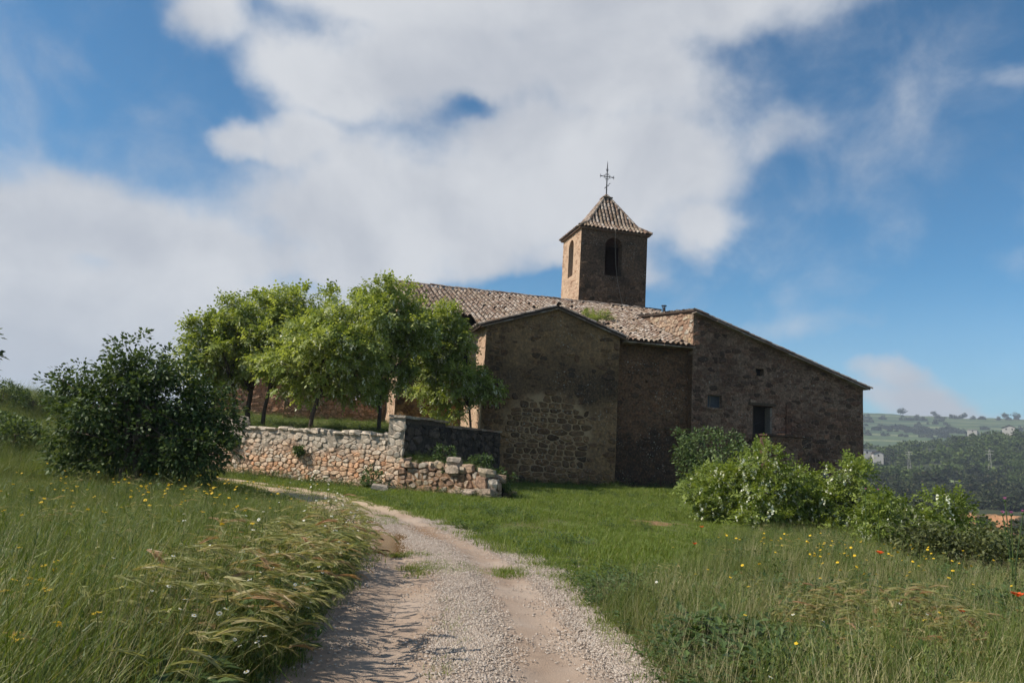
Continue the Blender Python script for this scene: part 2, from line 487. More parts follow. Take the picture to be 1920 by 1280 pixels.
def path_s(x, y):
    """signed offset from the track's centre line (right is +), and half width"""
    x = np.atleast_1d(np.asarray(x, float)); y = np.atleast_1d(np.asarray(y, float))
    s = np.empty_like(x); hw = np.empty_like(x)
    for a in range(0, len(x), 20000):
        xx, yy = x[a:a + 20000], y[a:a + 20000]
        d2 = (xx[:, None] - PC[None, :, 0]) ** 2 + (yy[:, None] - PC[None, :, 1]) ** 2
        k = d2.argmin(1)
        dx, dy = xx - PC[k, 0], yy - PC[k, 1]
        sg = np.sign(dx * PN[k, 0] + dy * PN[k, 1])
        s[a:a + 20000] = sg * np.sqrt(d2[np.arange(len(k)), k])
        hw[a:a + 20000] = PC[k, 2]
    return s, hw


def gz(x, y):
    x = np.asarray(x, float); y = np.asarray(y, float)
    r = np.hypot(x, y)
    az = np.degrees(np.arctan2(x, y))
    # the meadow drops away on the right
    xe = 8.6 + (y - 12) * 0.28
    d = np.maximum(x - xe, 0)
    near = -22 * (1 - np.exp(-(np.sqrt(d * d + 1) - 1) / 60))
    near = near - 20 * (1 - np.exp(-np.maximum(y - 62, 0) / 160))
    # banks at the left and behind the terrace
    near = near + 3.1 * np.exp(-(((x + 33) / 7.5) ** 2 + ((y - 50) / 9) ** 2) / 1.0)
    near = near + 1.9 * np.exp(-0.5 * (((x + 15) / 5) ** 2 + ((y - 37) / 4.6) ** 2))
    near = near + 0.10 * fbm(x * 0.25, y * 0.25, 3) * smooth01((r - 6) / 12)
    # far country
    amp = smooth01((az - 8) / 14) * smooth01((150 - az) / 40)
    right = np.interp(r, [0, 120, 250, 318, 334, 420, 470, 520, 800, 950, 1150, 1900, 2300, 4000, 9000],
                      [-12, -19, -23, -21.5, -13.5, -9, -3.5, -6, 22, 16, 18, 116, 108, 60, 0])
    tilt = smooth01((az - 24) / 11)
    right = right + np.interp(r, [500, 800, 1000, 1200], [0, 1, 1, 0]) * (tilt * 20 - 9)
    right = right + np.interp(r, [1300, 1900, 2400], [0, 1, 1]) * (6 * (1 - tilt) + 10 * fbm(az * 0.16, r * 0.002, 9, 3))
    right = right + np.interp(r, [200, 320, 360, 1200], [0, 0, 1, 3]) * 3.0 * fbm(az * 0.6, r * 0.01, 11, 4)
    other = np.interp(r, [0, 120, 400, 2000, 9000], [-8, -22, -40, -70, -160])
    far = right * amp + other * (1 - amp)
    k = smooth01((r - 85) / 160)
    return near * (1 - k) + far * k


def make_ground():
    rr = [0.0]
    r = 0.5
    while r < 60: rr.append(r); r *= 1.022
    while r < 9000: rr.append(r); r *= 1.03
    rr += [318, 322, 326, 330, 334]
    rr = sorted(rr)
    A = np.concatenate([np.arange(-180, -44, 2.5), np.arange(-44, 44.01, 0.3), np.arange(46, 180, 2.5)])
    A = np.radians(A)
    R = np.array(rr[1:])
    X = (R[:, None] * np.sin(A)[None]).ravel(); Y = (R[:, None] * np.cos(A)[None]).ravel()
    Z = gz(X, Y)
    s, hw = path_s(X, Y)
    Z = Z - 0.07 * smooth01((hw + 0.25 - np.abs(s)) / 0.3)
    V = np.stack([X, Y, Z], 1)
    nr, na = len(R), len(A)
    i = np.arange(nr - 1)[:, None]; j = np.arange(na)[None]
    j2 = (j + 1) % na
    F = np.stack([i * na + j, i * na + j2, (i + 1) * na + j2, (i + 1) * na + j], -1).reshape(-1, 4)
    F = F[:, ::-1]
    c = len(V)
    V = np.vstack([V, [[0, 0, float(gz(0, 0)) - 0.07]]])
    # close the middle with quads that share the centre
    F2 = np.array([[c, k, (k + 1) % na, (k + 1) % na] for k in range(na)])
    tri = [(c, int((k + 1) % na), int(k)) for k in range(na)]
    me = bpy.data.meshes.new('ground')
    me.from_pydata(V.tolist(), [], F.tolist() + tri)
    me.polygons.foreach_set('use_smooth', [True] * len(me.polygons))
    me.update()
    return me


def ground_mat():
    m, t, b = new_mat('meadow_and_hills')
    pos = t.n('ShaderNodeNewGeometry').outputs['Position']
    sp = t.n('ShaderNodeSeparateXYZ', i={0: pos})
    x, y, z = sp.outputs
    flat = t.n('ShaderNodeCombineXYZ', i={0: x, 1: y}).outputs[0]
    r = t.n('ShaderNodeVectorMath', operation='LENGTH', i={0: flat}).outputs['Value']
    n1 = t.noise(pos, 1.2, 5, 0.6)
    n2 = t.noise(pos, 12.0, 4, 0.6)
    near = t.mix(t.step(n1, 0.35, 0.65), (0.075, 0.10, 0.028), (0.105, 0.15, 0.03))
    near = t.mix(t.step(n2, 0.42, 0.7, 0, 0.75), near, (0.12, 0.09, 0.05))
    near = t.mix(t.step(t.noise(pos, 0.5, 5, 0.6), 0.5, 0.66, 0, 0.6), near, (0.15, 0.12, 0.06))
    # bare earth spot below the shrubs
    dsp = t.n('ShaderNodeVectorMath', operation='DISTANCE', i={0: flat, 1: (3.3, 17.4, 0)}).outputs['Value']
    dsp = t.math('ADD', dsp, t.math('MULTIPLY', t.math('SUBTRACT', n1, 0.5), 1.6))
    near = t.mix(t.step(dsp, 0.9, 0.45, 0, 0.9), near, (0.26, 0.15, 0.085))
    # far slopes: terraced fields
    nf = t.noise(pos, 0.006, 5, 0.6)
    wav = t.math('ADD', t.math('MULTIPLY', z, 0.085), t.math('MULTIPLY', t.noise(pos, 0.003, 3), 2.2))
    st = t.math('FRACT', wav)
    field = t.mix(t.step(nf, 0.38, 0.62), (0.042, 0.072, 0.03), (0.08, 0.112, 0.043))
    field = t.mix(t.math('MULTIPLY', t.step(st, 0.72, 0.9), t.step(st, 1.0, 0.93)), field, (0.19, 0.20, 0.10))
    field = t.mix(t.step(t.noise(pos, 0.02, 4), 0.52, 0.66, 0, 0.6), field, (0.04, 0.065, 0.028))
    wood = t.mix(t.step(t.noise(pos, 0.05, 5), 0.35, 0.7), (0.024, 0.034, 0.017), (0.055, 0.058, 0.028))
    # the pale field strip on the low rise and the red cuttings
    farm = t.mix(t.step(r, 1000, 1120), wood, field)
    strip = t.math('MULTIPLY', t.step(r, 455, 465), t.step(r, 520, 500))
    farm = t.mix(strip, farm, (0.20, 0.24, 0.10))
    redn = t.noise(pos, 0.012, 3)
    redm = t.math('MULTIPLY', t.step(redn, 0.57, 0.62), t.math('MULTIPLY', t.step(r, 560, 600), t.step(r, 760, 720)))
    farm = t.mix(redm, farm, (0.22, 0.11, 0.07))
    # the cut earth face of the old quarry
    rw = t.math('ADD', r, t.math('MULTIPLY', t.math('SUBTRACT', t.noise(pos, 0.11, 5, 0.65), 0.5), 17.0))
    cut = t.math('MULTIPLY', t.step(rw, 317, 319), t.step(rw, 335, 331))
    ang = t.math('ARCTAN2', x, y)
    angw = t.math('ADD', ang, t.math('MULTIPLY', t.math('SUBTRACT', t.noise(pos, 0.06, 5, 0.65), 0.5), 0.07))
    cut = t.math('MULTIPLY', cut, t.math('MULTIPLY', t.step(angw, 0.538, 0.552), t.step(angw, 0.606, 0.592)))
    qn = t.noise(t.n('ShaderNodeVectorMath', operation='MULTIPLY', i={0: pos, 1: (1, 1, 0.3)}).outputs[0], 0.35, 6, 0.65)
    qcol = t.mix(t.step(qn, 0.35, 0.65), (0.46, 0.235, 0.11), (0.30, 0.14, 0.065))
    farm = t.mix(cut, farm, qcol)
    c = t.mix(t.step(r, 70, 160), near, farm)
    lk(t, c, b.inputs['Base Color'])
    b.inputs['Roughness'].default_value = 0.95
    b.inputs['Specular IOR Level'].default_value = 0.1
    bump(t, b, n2, 0.5, 0.03)
    return m


g = link('ground', make_ground())
g.data.materials.append(ground_mat())
tag(g, 'green meadow ground falling away to a wooded valley and terraced far hills', 'ground', kind='structure')


# ------------------------------------------------------------------ the track
def path_mat():
    m, t, b = new_mat('gravel_track')
    uv = t.n('ShaderNodeUVMap', uv_map='UVMap').outputs[0]
    pos = t.n('ShaderNodeNewGeometry').outputs['Position']
    s = t.n('ShaderNodeSeparateXYZ', i={0: uv}).outputs
    w_ = t.math('MULTIPLY', t.math('SUBTRACT', t.noise(pos, 1.6, 4, 0.6), 0.5), 0.55)
    a = t.math('ABSOLUTE', t.math('ADD', s[0], w_))
    a0 = t.math('ABSOLUTE', t.math('ADD', t.math('ADD', s[0], -0.03), w_))
    n = t.noise(pos, 5.0, 6, 0.65)
    fine = t.noise(pos, 70.0, 4, 0.7)
    soil = t.mix(t.step(n, 0.3, 0.7), (0.36, 0.262, 0.19), (0.30, 0.215, 0.155))
    soil = t.mix(t.step(t.noise(pos, 0.9, 3), 0.4, 0.65, 0, 0.8), soil, (0.41, 0.32, 0.25))
    vo = t.n('ShaderNodeTexVoronoi', feature='F1', i={'Vector': pos, 'Scale': 42.0})
    vr = t.n('ShaderNodeSeparateColor', i={0: vo.outputs['Color']}).outputs[0]
    grav = ramp(t, vr, [(0, (0.28, 0.215, 0.165)), (0.5, (0.40, 0.325, 0.262)), (1, (0.50, 0.43, 0.36))])
    grav = t.mix(t.step(vo.outputs['Distance'], 0.3, 0.6, 0, 0.75), grav, (0.16, 0.125, 0.10))
    gm = t.math('MAXIMUM', t.step(a0, 0.30, 0.10), t.step(t.math('ADD', s[0], w_), 0.68, 0.9))
    # gravel lies on the near stretch, the far ruts are bare sand
    yy = t.n('ShaderNodeSeparateXYZ', i={0: pos}).outputs[1]
    gm = t.math('MULTIPLY', gm, t.step(yy, 16.0, 11.0, 0.25, 1.0))
    gm = t.math('MAXIMUM', gm, t.step(t.math('ADD', t.noise(pos, 2.5, 4), t.math('MULTIPLY', fine, 0.15)), 0.70, 0.82, 0, 0.5))
    c = t.mix(gm, soil, grav)
    c = t.mix(t.step(fine, 0.55, 0.75, 0, 0.45), c, (0.17, 0.12, 0.09))
    far = t.step(yy, 15.5, 18.5)
    c = t.mix(far, c, t.mix(t.step(n, 0.3, 0.7), (0.46, 0.35, 0.24), (0.38, 0.28, 0.19)))
    # damp brown mud round the puddle
    pd = t.n('ShaderNodeVectorMath', operation='MULTIPLY', i={0: t.n('ShaderNodeVectorMath', operation='SUBTRACT', i={0: pos, 1: (-1.72, 12.5, 0)}).outputs[0], 1: (1.55, 0.55, 0)}).outputs[0]
    pl = t.n('ShaderNodeVectorMath', operation='LENGTH', i={0: pd}).outputs['Value']
    pl = t.math('ADD', pl, t.math('MULTIPLY', t.math('SUBTRACT', n, 0.5), 0.6))
    c = t.mix(t.step(pl, 1.35, 0.85, 0, 0.85), c, (0.23, 0.135, 0.07))
    lk(t, c, b.inputs['Base Color'])
    b.inputs['Roughness'].default_value = 0.95
    h = t.math('ADD', t.math('MULTIPLY', t.math('SUBTRACT', 0.6, vo.outputs['Distance']), gm), t.math('MULTIPLY', fine, 0.5))
    bump(t, b, h, 0.9, 0.02)
    return m


def pz(s, x, y):
    """height of the track surface: worn wheel ruts, raised crown"""
    rut = -0.035 * (np.exp(-((np.abs(s) - 0.55) / 0.2) ** 2)) + 0.012 * np.exp(-(s / 0.25) ** 2)
    pud = -0.05 * np.exp(-(((x + 1.72) / 0.42) ** 2 + ((y - 12.5) / 1.2) ** 2))
    return rut + pud + 0.02 * fbm(x * 2.2, y * 2.2, 5) + 0.012 * fbm(x * 9, y * 9, 6, 2)


def make_path():
    C = catmull(PATH, 60)
    C = C[(C[:, 1] > -3)]
    Tn = np.gradient(C[:, :2], axis=0); Tn /= np.linalg.norm(Tn, axis=1)[:, None]
    Nn = np.stack([Tn[:, 1], -Tn[:, 0]], 1)
    S = np.linspace(-1.25, 1.25, 61)
    wob = 0.10 * fbm(C[:, 0] * 1.5 + 9, C[:, 1] * 1.5, 8)
    X = C[:, 0, None] + Nn[:, 0, None] * (S[None] * C[:, 2, None] + wob[:, None])
    Y = C[:, 1, None] + Nn[:, 1, None] * (S[None] * C[:, 2, None] + wob[:, None])
    Z = gz(X, Y) + pz(S[None], X, Y) + 0.012 - 0.12 * smooth01((np.abs(S)[None] - 1.05) / 0.2)
    n, k = X.shape
    V = np.stack([X, Y, Z], -1).reshape(-1, 3)
    i = np.arange(n - 1)[:, None]; j = np.arange(k - 1)[None]
    F = np.stack([i * k + j, i * k + j + 1, (i + 1) * k + j + 1, (i + 1) * k + j], -1).reshape(-1, 4)
    me = np_mesh('gravel_track', V, F, [path_mat()], smooth=True)
    uv = me.uv_layers.new(name='UVMap')
    sv = np.tile(S, n); tv = np.repeat(np.arange(n) * 0.05, k)
    U = np.stack([sv, tv], 1)[F.ravel()]
    uv.data.foreach_set('uv', U.astype(np.float32).ravel())
    return me


pth = link('gravel_track', make_path())
tag(pth, 'sandy gravel track with two worn wheel ruts curving left', 'track', kind='structure')

# puddle
m, t, b = new_mat('muddy_water')
pos = t.n('ShaderNodeNewGeometry').outputs['Position']
lk(t, t.mix(t.noise(pos, 3.0, 4), (0.15, 0.08, 0.032), (0.22, 0.13, 0.055)), b.inputs['Base Color'])
b.inputs['Roughness'].default_value = 0.12
b.inputs['Specular IOR Level'].default_value = 0.3
bump(t, b, t.noise(pos, 18.0, 3), 0.08, 0.01)
pv_, pf_ = [(-1.72, 12.5, -0.012)], []
for k in range(48):
    a = 2 * math.pi * k / 48
    q = 1 + 0.35 * math.sin(3 * a + 1) * 0.5 + 0.18 * math.sin(7 * a)
    px, py = -1.72 + 0.34 * q * math.cos(a) - 0.28 * math.sin(a), 12.5 + 1.55 * q * math.sin(a)
    pv_.append((px, py, -0.012))
    pf_.append((0, 1 + k, 1 + (k + 1) % 48))
me = bpy.data.meshes.new('puddle'); me.from_pydata(pv_, [], pf_); me.materials.append(m)
tag(link('puddle', me), 'shallow brown puddle lying in the right wheel rut', 'puddle', kind='structure')


# ------------------------------------------------------------------ masonry
def clip_half(poly, px, py, nx, ny):
    o = []
    n = len(poly)
    for k in range(n):
        a, c = poly[k], poly[(k + 1) % n]
        da = (a[0] - px) * nx + (a[1] - py) * ny
        dc = (c[0] - px) * nx + (c[1] - py) * ny
        if da <= 0: o.append(a)
        if da * dc < 0:
            q = da / (da - dc)
            o.append((a[0] + (c[0] - a[0]) * q, a[1] + (c[1] - a[1]) * q))
    return o


def rubble_cells(u0, u1, z0, z1, du, dz, jit=0.3, seed=1, holes=(), cuts=(), keep=None, gap=0.02):
    """irregular stones filling a wall panel: cells of a jittered, coursed layout, shrunk by the joint"""
    rg = random.Random(seed)
    S = []
    z = z0 + dz * 0.5
    row = 0
    while z < z1 + dz:
        h = dz * rg.uniform(0.6, 1.5)
        u = u0 - du * rg.random()
        while u < u1 + du:
            wd = du * rg.choice((0.45, 0.6, 0.8, 1.0, 1.0, 1.3, 1.7, 2.1))
            S.append((u + wd / 2 + rg.uniform(-jit, jit) * du * 0.5, z + rg.uniform(-jit, jit) * dz))
            u += wd
        z += h
        row += 1
    P = np.array(S)
    asp = du / dz
    Q = P * np.array([1, asp])
    out = []
    for k in range(len(P)):
        cx, cz = P[k]
        if not (u0 < cx < u1 and z0 < cz < z1): continue
        if keep and not keep(cx, cz): continue
        if any(h[0] - 0.12 < cx < h[1] + 0.12 and h[2] - 0.06 < cz < h[3] + 0.08 for h in holes): continue
        if any(cz > a * cx + b_ - 0.14 for a, b_ in cuts): continue
        d = ((Q - Q[k]) ** 2).sum(1)
        nb = np.argsort(d)[1:14]
        poly = [(cx - 1.4 * du, (cz - 1.6 * dz) * asp), (cx + 1.4 * du, (cz - 1.6 * dz) * asp), (cx + 1.4 * du, (cz + 1.6 * dz) * asp), (cx - 1.4 * du, (cz + 1.6 * dz) * asp)]
        for j in nb:
            vx, vz = Q[j] - Q[k]
            L = math.hypot(vx, vz)
            if L < 1e-6: continue
            vx /= L; vz /= L
            mx, mz = (Q[j] + Q[k]) / 2
            poly = clip_half(poly, mx - vx * gap, mz - vz * gap, vx, vz)
            if len(poly) < 3: break
        if len(poly) < 3: continue
        poly = [(max(u0 + 0.01, min(u1 - 0.01, a)), max(z0 + 0.01, min(z1 - 0.01, c / asp))) for a, c in poly]
        A = 0.5 * abs(sum(poly[i][0] * poly[(i + 1) % len(poly)][1] - poly[(i + 1) % len(poly)][0] * poly[i][1] for i in range(len(poly))))
        if A < 0.15 * du * dz: continue
        out.append((A, (cx, cz), poly))
    return out


def stone_geo(poly, proud, rg, sink=0.10):
    """(a, z, depth) points of one stone: sunk sides, bevelled face, slightly tilted"""
    # round the corners once
    p2 = []
    n = len(poly)
    for k in range(n):
        a, c = poly[k], poly[(k + 1) % n]
        p2.append((a[0] * .78 + c[0] * .22, a[1] * .78 + c[1] * .22))
        p2.append((a[0] * .22 + c[0] * .78, a[1] * .22 + c[1] * .78))
    n = len(p2)
    cx = sum(q[0] for q in p2) / n; cz = sum(q[1] for q in p2) / n
    tx, tz = rg.uniform(-.10, .10), rg.uniform(-.14, .14)
    V = [(a, c, -sink) for a, c in p2]
    V += [(a, c, proud * 0.35) for a, c in p2]
    V += [(cx + (a - cx) * .80, cz + (c - cz) * .76, proud + tx * (a - cx) + tz * (c - cz) + rg.uniform(-.006, .006)) for a, c in p2]
    F = []
    for k in range(n):
        k2 = (k + 1) % n
        F.append((k, k2, n + k2, n + k)); F.append((n + k, n + k2, 2 * n + k2, 2 * n + k))
    F.append(tuple(range(2 * n, 3 * n)))
    return V, F


def lay_stones(parent, cells, frame, mat, n_single, proud=(0.0, 0.03), seed=1, rest='stonework', pick=None):
    """frame(a, z, depth) -> local xyz. The n_single largest become objects, the rest one part"""
    rg = random.Random(seed)
    cells = sorted(cells, key=lambda c: -(c[0] if pick is None else pick(c)))
    restb = MB()
    for k, (A, ctr, poly) in enumerate(cells):
        pr = proud(ctr, rg) if callable(proud) else rg.uniform(*proud)
        V, F = stone_geo(poly, pr, rg)
        if k < n_single:
            o3 = Vector(frame(ctr[0], ctr[1], 0))
            mb = MB(); mb.add([Vector(frame(*p)) - o3 for p in V], F)
            o = mb.build('stone', mat, parent)
            o.location = o3
        else:
            restb.add([frame(*p) for p in V], F, r=rg.random())
    if restb.v:
        o = restb.build(rest, mat, parent)
        o['kind'] = 'stuff'


def panel(name, parent, mat, frame, a0, a1, z0, z1, holes=(), cuts=(), cell=0.16, rough=0.02, seed=0):
    """a wall skin with square openings, uneven surface; cuts are lines z = a*u + b that trim the top"""
    def axis(lo, hi, extra):
        n = max(1, int(round((hi - lo) / cell)))
        L = list(np.linspace(lo, hi, n + 1)[1:-1])
        L = [q for q in L if all(abs(q - e) > cell * 0.35 for e in extra)]
        return sorted(set([lo, hi] + L + [e for e in extra if lo < e < hi]))
    us = axis(a0, a1, [h[k] for h in holes for k in (0, 1)])
    zs = axis(z0, z1, [h[k] for h in holes for k in (2, 3)])
    bm = bmesh.new()
    grid = {}
    for i, a in enumerate(us):
        for j, z in enumerate(zs):
            e = any(abs(a - h[0]) < .001 or abs(a - h[1]) < .001 or abs(z - h[2]) < .001 or abs(z - h[3]) < .001 for h in holes)
            d = 0 if e else rough * 2 * float(fbm(a * 1.7 + seed * 7.3, z * 1.7 + seed, seed, 4))
            grid[i, j] = bm.verts.new((a, d, z))
    for i in range(len(us) - 1):
        for j in range(len(zs) - 1):
            ca, cz = (us[i] + us[i + 1]) / 2, (zs[j] + zs[j + 1]) / 2
            if any(h[0] < ca < h[1] and h[2] < cz < h[3] for h in holes): continue
            bm.faces.new((grid[i, j], grid[i + 1, j], grid[i + 1, j + 1], grid[i, j + 1]))
    for a, b_ in cuts:
        geom = bm.verts[:] + bm.edges[:] + bm.faces[:]
        bmesh.ops.bisect_plane(bm, geom=geom, plane_co=(0, 0, b_), plane_no=(-a, 0, 1), clear_outer=True)
    # reveals
    for h in holes:
        dp = h[4] if len(h) > 4 else 0.4
        for (p, q) in (((h[0], h[2]), (h[1], h[2])), ((h[1], h[2]), (h[1], h[3])), ((h[1], h[3]), (h[0], h[3])), ((h[0], h[3]), (h[0], h[2]))):
            vs = [bm.verts.new((p[0], 0, p[1])), bm.verts.new((q[0], 0, q[1])), bm.verts.new((q[0], -dp, q[1])), bm.verts.new((p[0], -dp, p[1]))]
            bm.faces.new(vs)
    bmesh.ops.remove_doubles(bm, verts=bm.verts, dist=0.0005)
    for v in bm.verts:
        v.co = Vector(frame(v.co.x, v.co.z, v.co.y))
    bmesh.ops.recalc_face_normals(bm, faces=bm.faces)
    me = bpy.data.meshes.new(name)
    bm.to_mesh(me); bm.free()
    me.materials.append(mat)
    return link(name, me, parent)


# ------------------------------------------------------------------ roof tiles
def tile_mesh():
    mb = MB()
    n = 6
    L = 0.45
    ring = []
    for k, (yy, r0) in enumerate(((0, 0.102), (L, 0.082))):
        for rr in (r0, r0 - 0.016):
            ring.append([(rr * math.cos(math.pi * j / n), yy, rr * math.sin(math.pi * j / n) * 1.05) for j in range(n + 1)])
    vs = sum(ring, [])
    m_ = n + 1
    F = []
    for j in range(n):
        F.append((j, j + 1, 2 * m_ + j + 1, 2 * m_ + j))
        F.append((m_ + j + 1, m_ + j, j, j + 1)[::-1])
    mb.add(vs, F)
    me = mb.mesh('tile', M_TILE)
    for p in me.polygons: p.use_smooth = False
    return me, vs, F


TILE_ME, TILE_V, TILE_F = tile_mesh()
TILE_VN = np.array(TILE_V)


def lay_tiles(parent, org, e, s, inside, ne, ns, de=0.245, ds=0.335, singles=None, jit=1.0, seed=3, name='tile', lift=0.0, wear=None):
    """rows of barrel tiles on a slope. org eave corner, e along the eave, s up the slope"""
    rg = random.Random(seed)
    org, e, s = Vector(org), Vector(e).normalized(), Vector(s).normalized()
    nrm = e.cross(s).normalized()
    if nrm.z < 0: nrm = -nrm
    rest = MB()
    k1 = 0
    for i in range(ne):
        wob = rg.uniform(-.02, .02) * jit
        for j in range(ns):
            a, c = (i + 0.5) * de, j * ds + rg.uniform(-.03, .03) * jit
            if not inside(a, c + 0.15): continue
            if wear and rg.random() < wear(a, c): continue
            p = org + e * (a + wob + rg.uniform(-.012, .012) * jit) + s * (c - 0.05) + nrm * (lift + 0.012 + rg.uniform(0, .012) * jit)
            ss = (s + e * rg.uniform(-.05, .05) * jit + nrm * (-0.035 + rg.uniform(-.015, .02) * jit)).normalized()
            ee = (e + nrm * rg.uniform(-.08, .08) * jit)
            ee = (ee - ss * ee.dot(ss)).normalized()
            nn = ee.cross(ss)
            if nn.z < 0: ee = -ee; nn = -nn
            M = Matrix(((ee.x, ss.x, nn.x, p.x), (ee.y, ss.y, nn.y, p.y), (ee.z, ss.z, nn.z, p.z), (0, 0, 0, 1)))
            if singles and singles(a, c):
                o = link(name, TILE_ME, parent)
                o.matrix_local = M
                k1 += 1
            else:
                Mn = np.array(M)
                rest.add((TILE_VN @ Mn[:3, :3].T + Mn[:3, 3]).tolist(), TILE_F, r=rg.random())
    if rest.v:
        o = rest.build('tile_rows', M_TILE, parent)
        o['kind'] = 'stuff'
    return k1

# ------------------------------------------------------------------ the church
CH = empty('stone_church', O, YAW)
tag(CH, 'old brown stone church with square bell tower, tiled roofs and lean-to farm wing', 'church')


def front(v0):
    return lambda a, z, d=0.0: (a, v0 - d, z)


def left(u0):
    return lambda a, z, d=0.0: (u0 - d, a, z)


def right(u0):
    return lambda a, z, d=0.0: (u0 + d, a, z)


SL = 0.36
def zn(v): return 6.85 + SL * (v - 0.1)
def zc(u): return 7.98 - 0.335 * abs(u + 3.11)
GAB = [(0.335, 8.972), (-0.335, 6.888)]

chapel = panel('chapel_wall', CH, M_MORTAR, front(0), -6.35, 0, -0.5, 8.0, cuts=GAB, rough=0.03, seed=1)
cells = rubble_cells(-6.33, -0.02, -0.4, 7.9, 0.43, 0.225, 0.17, 11, cuts=GAB, gap=0.028)


def in_patch(c):
    e = ((c[0] + 3.2) / 2.1) ** 2 + ((c[1] - 1.95) / 2.0) ** 2
    return e + 1.2 * float(fbm(c[0] * 1.3, c[1] * 1.3, 21)) < 1.0


def chapel_proud(c, rg):
    if in_patch(c): return rg.uniform(0.025, 0.06)
    if c[0] < -5.5 and c[1] > 2.4: return rg.uniform(0.01, 0.035)      # quoins
    if c[1] < 0.9 or c[0] > -0.5: return rg.uniform(0.0, 0.045)
    return rg.uniform(-0.045, 0.022)


lay_stones(chapel, cells, front(0), M_STONE, 120, chapel_proud, 12, pick=lambda c: c[0] * (3 if in_patch(c[1]) else 1))
# chapel flanks
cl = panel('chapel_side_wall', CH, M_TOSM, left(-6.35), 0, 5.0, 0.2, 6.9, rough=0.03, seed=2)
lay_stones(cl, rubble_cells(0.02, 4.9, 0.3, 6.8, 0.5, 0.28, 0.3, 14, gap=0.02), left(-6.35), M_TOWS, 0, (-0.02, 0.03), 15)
panel('chapel_return_wall', CH, M_MORTAR, right(0.0), 0, 0.64, -0.6, 6.9, rough=0.02, seed=3)

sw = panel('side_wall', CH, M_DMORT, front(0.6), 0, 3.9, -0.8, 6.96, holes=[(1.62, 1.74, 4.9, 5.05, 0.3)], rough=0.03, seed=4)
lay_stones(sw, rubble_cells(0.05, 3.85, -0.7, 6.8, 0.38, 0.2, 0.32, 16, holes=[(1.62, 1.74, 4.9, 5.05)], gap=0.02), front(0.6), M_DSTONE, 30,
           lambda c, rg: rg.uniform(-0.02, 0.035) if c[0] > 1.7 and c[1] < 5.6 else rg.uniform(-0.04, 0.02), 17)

# nave: porch back wall, west gable wall, far walls
pw = panel('porch_wall', CH, M_MORTAR, front(5.0), -9.65, -6.35, 0.8, 8.6, rough=0.03, seed=5)
lay_stones(pw, rubble_cells(-9.6, -6.4, 1.0, 8.4, 0.5, 0.28, 0.3, 18), front(5.0), M_STONE, 0, (-0.02, 0.03), 19)
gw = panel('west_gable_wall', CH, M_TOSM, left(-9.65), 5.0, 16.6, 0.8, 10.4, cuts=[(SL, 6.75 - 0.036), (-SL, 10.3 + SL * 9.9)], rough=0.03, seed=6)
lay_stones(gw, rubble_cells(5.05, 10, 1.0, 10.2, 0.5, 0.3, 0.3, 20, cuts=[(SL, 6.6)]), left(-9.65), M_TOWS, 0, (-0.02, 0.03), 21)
mb = MB()
mb.add([(-9.65, 16.6, 0), (6.5, 16.6, 0), (6.5, 16.6, 7.85), (-9.65, 16.6, 7.85)], [(0, 1, 2, 3)])
mb.add([(6.5, 8.3, 0), (6.5, 16.6, 0), (6.5, 16.6, 7.85), (6.5, 9.9, 10.3), (6.5, 8.3, 9.7)], [(0, 1, 2, 3, 4)])
mb.build('nave_wall', M_MORTAR, CH)


# roof slabs
def slab(name, poly, zf, th, mat, parent):
    bm = bmesh.new()
    top = [bm.verts.new((u, v, zf(u, v))) for u, v in poly]
    bot = [bm.verts.new((u, v, zf(u, v) - th)) for u, v in poly]
    bm.faces.new(top)
    bm.faces.new(bot[::-1])
    n = len(poly)
    for k in range(n):
        bm.faces.new((top[k], bot[k], bot[(k + 1) % n], top[(k + 1) % n]))
    bmesh.ops.recalc_face_normals(bm, faces=bm.faces)
    me = bpy.data.meshes.new(name); bm.to_mesh(me); bm.free()
    me.materials.append(mat)
    return link(name, me, parent)


zr = zn(9.9)
nr = slab('nave_roof', [(-9.95, 2.0), (-6.62, 2.0), (-6.62, 0.06), (3.82, 0.06), (3.82, 4.9), (6.7, 4.9), (6.7, 9.9), (-9.95, 9.9)], lambda u, v: zn(v), 0.12, M_UNDER, CH)
slab('nave_back_roof', [(-9.95, 9.93), (6.7, 9.93), (6.7, 17.0), (-9.95, 17.0)], lambda u, v: zr - SL * (v - 9.9), 0.12, M_TILE, CH)
sv = Vector((0, 1, SL))
lay_len = sv.length


def nave_in(a, c):
    u = -9.95 + a
    v = -0.1 + c / lay_len
    if v > 9.85 or u > 6.6: return False
    if u < -6.7: return v > 1.95
    if u < 0.25 and zn(v) < zc(u) + 0.03: return False
    if u > 3.6 and v < 4.6: return False
    if u > 3.8 and zn(v) < 8.55 + .11 * v - .31 * (u - 3.85) + .1: return False
    return v > -0.05


def nave_single(a, c):
    u = -9.95 + a; v = -0.1 + c / lay_len
    return -8.6 < u < -2.2 and 4.1 < v < 8.3


nt_ = lay_tiles(nr, (-9.95, -0.1, zn(-0.1)), (1, 0, 0), sv, nave_in, 62, 32, 0.27, 0.335, nave_single, 1.3, 31,
                wear=lambda a, c: 0.02 if a < 9 else 0.05)
# ridge row and the mortar bed under it
mb = MB()
rg = random.Random(5)
u = -9.95
while u < 6.5:
    p = np.array([u, 9.9 + rg.uniform(-.03, .03), zr + 0.05 + rg.uniform(-.015, .02)])
    R_ = np.array([[0, 1, 0], [1, 0, 0], [0, 0, 1]], float)
    mb.add((TILE_VN * [1.15, 1, 1.1] @ R_.T + p).tolist(), TILE_F, r=rg.random())
    u += 0.37
o = mb.build('ridge_tiles', M_TILE, nr); o['kind'] = 'stuff'

